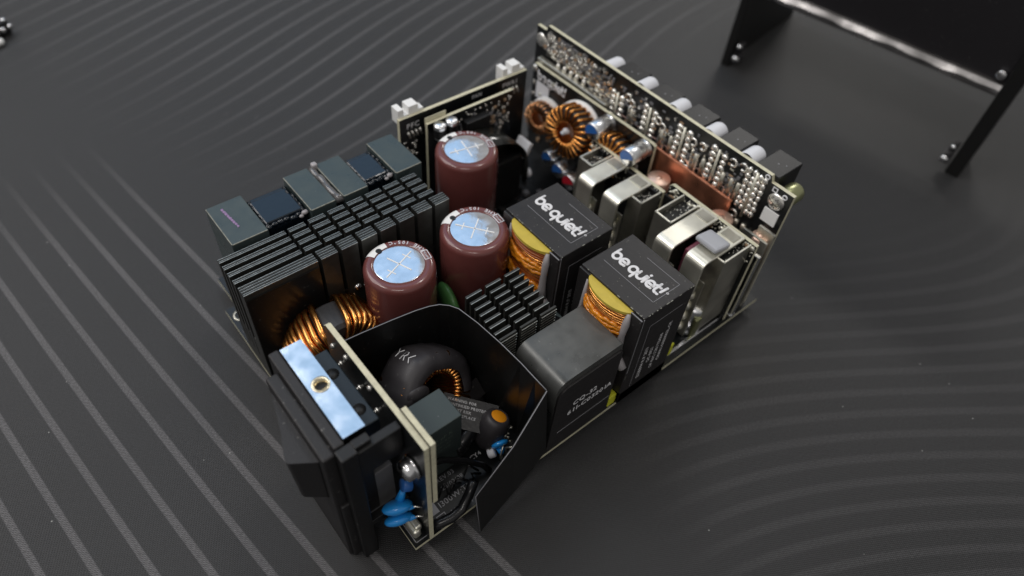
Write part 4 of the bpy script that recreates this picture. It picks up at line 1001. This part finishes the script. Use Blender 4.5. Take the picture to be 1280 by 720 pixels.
for y, z in ((125.4, 46.5), (121.2, 47.1), (117.0, 47.3), (113.3, 47.4), (108.6, 47.5)): sol.blob((XM-0.4, y, z), 1.2, 1.3, 1.6, 0, 10, 6)
obj('solder_ring', sol, 'solder', MO, kind='stuff')
sm = MB()
for k in range(230):
    y = random.uniform(103, 134); z = random.uniform(48.5, 58.5)
    if random.random() < .10*(y-103)/31: continue
    l, h_ = random.choice([(1.6, .9), (.9, 1.6), (2.2, 1.2)])
    mi = random.choice([0, 0, 1, 2, 0, 0, 2, 0])
    sm.box(XM-random.uniform(.3, .9), XM-0.03, y, y+l, z, z+h_, mi)
for cy in (79.5, 62.0, 44.7, 26.4):
    for k in range(11):
        z = 50.5-k*1.25; sm.box(XM-0.8, XM-0.03, cy-1.2-k*0.0, cy+1.2, z, z+0.85, 1 if k % 2 else 2)
        sm.box(XM-1.0, XM-0.03, cy-1.9, cy-1.25, z, z+0.9, 0); sm.box(XM-1.0, XM-0.03, cy+1.25, cy+1.9, z, z+0.9, 0)
for k in range(150):
    y = random.uniform(92, 106); z = random.uniform(44, 58); sm.box(XM-random.uniform(.3, .8), XM-0.03, y, y+random.uniform(.6, 1.8), z, z+random.uniform(.6, 1.4), random.choice([0, 2, 2, 0, 0, 2, 1]))
for k in range(200):
    y = random.uniform(13, 104); z = random.uniform(42, 58.5); sm.box(XM-random.uniform(.3, .7), XM-0.03, y, y+random.uniform(.6, 1.8), z, z+random.uniform(.6, 1.4), random.choice([0, 2, 2, 0, 0, 1, 2]))
obj('small_chip', sm, ['solder', 'smdtan', 'smdgrey'], MO, kind='stuff')
sm = MB()
for k in range(80):
    y = random.uniform(103, 134); z = random.uniform(48.5, 58.5); sm.blob((XM-0.4, y, z), .8, .5, .6, 0, 6, 4, .2)
obj('solder_point', sm, 'solder', MO, kind='stuff')
b = MB(); b.box(XM-0.5, XM-0.2, 20, 90, 44.8, 45.1); obj('trace_line', b, 'pinkline', MO)
b = MB(); b.lathe([(3.4, 0), (3.4, .5), (2.6, .8), (1.6, 1.3), (0.01, 1.5)], (XM, 7.4, 53.2), (-1, 0, 0), 28); sc1 = obj('screw', b, 'solder', MO)
b = MB(); b.lathe([(3.2, 0), (3.2, .5), (2.4, .8), (0.01, 1.4)], (XM, 138.4, 53.3), (-1, 0, 0), 28); obj('screw', b, 'solder', MO)
b = MB(); b.box(XM-0.7, XM-0.02, 4.0, 10.3, 43.0, 49.0, 0, 0.1); obj('white_square', b, 'white', MO)
b = MB()
for q in ((8.4, 10.6, 57.9, 58.4), (8.4, 10.6, 56.2, 56.7), (8.4, 8.9, 56.7, 57.9), (10.1, 10.6, 56.7, 57.9)): b.box(XM-0.1, XM-0.03, *q)
b.lathe([(1.1, 0), (1.1, .25), (.6, .3), (.6, 0)], (XM, 5.0, 56.8), (-1, 0, 0), 16); b.lathe([(1.1, 0), (1.1, .25), (.6, .3), (.6, 0)], (XM, 14.0, 60.2), (-1, 0, 0), 16)
obj('printed_mark', b, 'silk', MO, kind='stuff')
# pillar bar above the converter board
b = MB(); b.box(160.5, 163.2, 92, 136.5, 44.2, 46.8, 0, 0.4); obj('spacer_bar', b, 'tindull', PS)
# parts behind the board: sockets and cans
XB = XM+1.6
for (y0, y1, dx, z1) in ((83.5, 95.5, 11, 60.6), (65.0, 76.4, 11, 60.6), (47.2, 58.6, 12, 60.6), (29.2, 39.2, 13, 60.8), (10.5, 21.0, 14.5, 61.2)):
    mb = MB(); mb.box(XB, XB+dx, y0, y1, 36, z1, 0, 0.35)
    for k in range(3): mb.box(XB+dx-0.02, XB+dx+0.6, y0+1.2+k*(y1-y0-2.4)/3, y0+0.6+(k+1)*(y1-y0-2.4)/3, z1-9, z1-2, 0, 0.2)
    so = obj('cable_socket', mb, 'plastic', PS)
    mb = MB(); mb.blob((XB+dx*0.45, (y0+y1)/2, z1), 0.35, 0.35, 0.15); mb.blob((XB+dx*0.55, (y0+y1)/2-2.5, z1), 0.3, 0.3, 0.15); obj('fleck', mb, 'silkdim', so)
for y, z in ((98.7, 58.0), (79.8, 58.6), (61.8, 58.6), (43.3, 58.4), (25.2, 58.8), (6.0, 54.5)):
    mb = MB(); mb.lathe([(3.6, 0), (3.8, .4), (3.8, 7.0), (3.4, 7.9), (2.8, 8.2), (0.01, 8.2)], (XB, y, z), (1, 0, 0), 28)
    obj('white_can', mb, 'offwhite' if y > 20 else 'olive', PS)
# ---- control boards (rear left)
b = MB(); b.prism([(80.2, 0.2), (146.0, 0.2), (146.0, 50.2), (80.2, 50.2)], 'y', 127.0, 128.6, 0, 1)
PF = obj('control_board', b, ['mask', 'edge'], PS, 'upright black control board with white sockets, behind the farthest maroon capacitor')
b = MB(); b.prism([(89.8, 8), (134, 8), (134, 47.8), (89.8, 47.8)], 'y', 121.6, 123.0, 0, 1)
obj('daughter_board', b, ['mask', 'edge'], PF)
b = MB(); text(b, 'PFC', 3.4, (83.4, 127.0, 44.8), (1, 0, 0), (0, 0, 1), bold=0.01); text(b, 'FAN', 2.6, (116, 127.0, 46.6), (1, 0, 0), (0, 0, 1), bold=0.01); text(b, 'PWR1', 2.9, (132.5, 127.0, 45.9), (1, 0, 0), (0, 0, 1), bold=0.01)
obj('lettering', b, 'silk', PF)
b = MB()
for k in range(4): b.tube([(83.6+k*1.9, 126.6, 43.6), (84.6+k*1.9, 126.4, 40.6)], 0.55, 8); b.tube([(134+k*2.0, 126.6, 44.8), (134.8+k*2.0, 126.4, 41.6)], 0.55, 8)
for k in range(60): b.blob((random.uniform(119, 133), 121.4, random.uniform(30, 46)), random.uniform(.3, .7), .4, random.uniform(.3, .8), 0, 8, 5, .15)
for k in range(16): b.blob((random.uniform(82, 88.5), 126.8, random.uniform(30, 39)), random.uniform(.4, 1.2), .4, random.uniform(.2, .5), 0, 8, 5, .15)
for k in range(24): b.blob((random.uniform(100, 119), 121.4, random.uniform(38, 46.5)), random.uniform(.3, .6), .4, random.uniform(.3, .6), 0, 8, 5, .15)
obj('solder_joint', b, 'solder', PF, kind='stuff')
b = MB()
for k in range(26): b.box(xx_ := random.uniform(100, 131), xx_+random.uniform(.8, 1.8), 120.8, 121.55, zz_ := random.uniform(33, 45), zz_+random.uniform(.8, 1.8), random.choice([0, 1]))
obj('small_chip', b, ['smdtan', 'smdgrey'], PF, kind='stuff')
b = MB(); b.box(89.8, 100, 123.2, 123.4, 45.8, 49.9); obj('bare_strip', b, 'edge', PF)
b = MB(); b.box(107, 119, 117.6, 121.5, 33, 43.5, 0, 0.4); obj('black_relay', b, 'plastic', PF)
b = MB()
for q in ((101, 106.5, 36, 36.3), (101, 106.5, 41.5, 41.8), (101, 101.3, 36, 41.8), (106.2, 106.5, 36, 41.8)): b.box(q[0], q[1], 121.3, 121.5, q[2], q[3])
obj('printed_mark', b, 'silkdim', PF, kind='stuff')
for x0, z0 in ((80.6, 50.2), (133.4, 50.2)):
    mb = MB(); mb.box(x0, x0+2.6, 128.2, 133, z0-3, z0+3.6, 0, 0.2); mb.box(x0+5.0, x0+9.5, 128.2, 133, z0-3, z0+3.8, 0, 0.2); mb.box(x0+2.6, x0+5.0, 128.2, 133, z0-3, z0+0.6, 0, 0.1); mb.box(x0+9.5, x0+12, 128.3, 132, z0-3, z0+1.2, 0, 0.2)
    obj('white_socket', mb, 'white', PF)
for x in (93.6, 99.4):
    mb = MB(); mb.lathe([(2.5, 0), (2.6, .4), (2.6, 5.6), (2.3, 6.3), (0.01, 6.4)], (x, 118.3, 42.2), (0, 0, 1), 20); o = obj('mini_can_capacitor', mb, 'alu', PF)
    mb = MB(); mb.lathe([(2.68, 0.6), (2.68, 4.6)], (x, 118.3, 42.2), (0, 0, 1), 20); obj('can_sleeve', mb, 'plastic', o)
# dark arched film guard and its white part behind the third capacitor
b = MB(); v = []; n = 16
for i in range(n+1):
    a = math.pi*0.5*i/n
    x = 104+27*math.sin(a)*1.0; z = 12+28*math.cos(a)**0.6 if math.cos(a) > 0 else 12
    v += [(x, 117.5, z), (x, 104, z), (x, 104.0, z-0.5), (x, 117.5, z-0.5)]
f = []
for i in range(n): a = i*4; c = a+4; f += [(a, c, c+1, a+1), (a+1, c+1, c+2, a+2), (a+2, c+2, c+3, a+3), (a+3, c+3, c, a)]
b.add(v, f, 0, True); AG = obj('film_guard', b, 'darkfoil', PS, 'curved dark film guard behind the farthest maroon capacitor')
b = MB(); b.box(106, 129, 106, 116, 0.2, 26, 0, 1.0); obj('guarded_coil', b, 'plastic', AG)
b = MB(); b.obox((133.2, 111.5, 24), (2.0, 0.2, 3.2), (0, 4.0, 0), (-1.0, 0, 0.7), 0, 0.4); b.cyl((132.5, 107.5, 12), (135, 107.0, 12), 2.2, 12); obj('pale_film_part', b, 'offwhite', PS)
# low parts on the board between transformers and converter board
b = MB()
for k in range(34):
    x = random.uniform(112, 146); y = random.uniform(56, 120); s = random.uniform(1, 3.2); b.box(x, x+s, y, y+s*random.uniform(.6, 1.6), 0.1, random.uniform(1, 4.0), random.choice([0, 0, 1]), 0.15)
obj('low_chip', b, ['plastic', 'smdgrey'], PS, kind='stuff')
b = MB(); b.box(113, 123, 64, 76, 0.1, 14, 0, .4); b.box(126, 133, 80, 90, .1, 8, 0, .4); b.box(112, 120, 30, 58, 0.1, 12, 0, .4); b.box(113, 122, 6, 27, 0.1, 10, 0, .4); obj('black_block', b, 'plastic', PS)

# ================================================================== SECOND THING: the case shell
CS = thing('case_cover', 'black steel case cover with a bright lower lip, standing at the upper right', 'case cover', (0.331, -0.008, 0))
CS.rotation_euler = (0, 0, math.atan2(21, 141))
# local axes: x into the depth, y along the width, z up
b = MB(); b.box(0, 21, -1.6, 5.4, 0.05, 92, 0, 0.5); rp = obj('corner_post', b, 'powder', CS)
b = MB(); b.box(19.3, 20.9, -1.78, -1.55, 8, 91, 0, 0.02); obj('bare_edge', b, 'smdgrey', rp)
b = MB(); b.box(0, 9, 138, 143, 0.05, 92, 0, 0.5); obj('corner_post', b, 'powder', CS)
b = MB(); b.box(9.1, 90, 141.2, 142.6, 0.05, 92, 0, 0.3); obj('side_panel', b, 'powder', CS)
b = MB(); b.box(4.2, 5.4, 5.5, 137.9, 51.5, 92, 0, 0.2); b.box(5.4, 100, 5.5, 137.9, 91, 92, 0, 0.2); obj('front_panel', b, 'powdersheen', CS)
b = MB(); v = []; n = 60
for i in range(n+1):
    y = 5.6+132.2*i/n; q = 0.5*math.sin(i*0.33)+0.4*math.sin(i*0.81+1)
    v += [(4.0, y, 44.6), (2.2+0.5*q, y, 46.2+0.5*q), (1.0+0.4*q, y, 48.6+0.5*q), (2.4, y, 51.0), (5.0, y, 51.6), (5.0, y, 44.6)]
f = [(i*6+k, (i+1)*6+k, (i+1)*6+(k+1) % 6, i*6+(k+1) % 6) for i in range(n) for k in range(6)]+[(0, 1, 2, 3, 4, 5), tuple(n*6+k for k in range(6))[::-1]]
b.add(v, f, 0, False); obj('bright_lip', b, 'lip', CS)
for y, s_ in ((137.0, -1), (6.4, 1)):
    b = MB(); b.box(-1.0, 6, min(y, y+s_*4.5), max(y, y+s_*4.5), 5, 9.5, 0, 0.8); b.box(1, 6, min(y, y+s_*3.5), max(y, y+s_*3.5), 11, 16, 0, 0.8); obj('screw_tab', b, 'powdersheen', CS)
    b = MB(); b.blob((0.6, y+s_*2.0, 14.5), 1.5, 1.6, 1.5, 0, 12, 8); b.blob((-1.2, y+s_*2.6, 7.6), 1.4, 2.2, 1.8, 0, 12, 8); obj('rivet', b, 'steel', CS)
    b = MB(); b.cyl((4.2, y+s_*2.2, 55.5), (1.5, y+s_*2.2, 55.5), 2.3, 14); obj('screw', b, 'steel', CS)

# ================================================================== THIRD THING: the plug at the upper left
PL = thing('cable_plug', 'small black plug with bright metal pins at the upper left corner of the mat', 'plug', (-0.020, 0.395, 0))
b = MB(); b.box(-40, -1, -13, 7, 0.3, 8, 0, 0.6); b.xf(Matrix.Rotation(R(28), 4, 'Z')); pb = obj('plug_body', b, 'plastic', PL)
b = MB()
for k in range(3): b.cyl((-2-k*4.5, -13.2, 5), (-2-k*4.5, -15.5, 5), 1.4, 12); b.blob((-2-k*4.5, -11, 8.1), 1.5, 1.5, 0.8)
b.xf(Matrix.Rotation(R(28), 4, 'Z')); obj('metal_pin', b, 'steel', PL, kind='stuff')
b = MB(); b.tube([(-4, -22, 2.2), (-12, -26, 2.6), (-30, -34, 3)], 2.0, 10); b.blob((-3.6, -21.8, 2.2), 2.4, 2.4, 2.0); obj('lead_tip', b, 'white', PL)
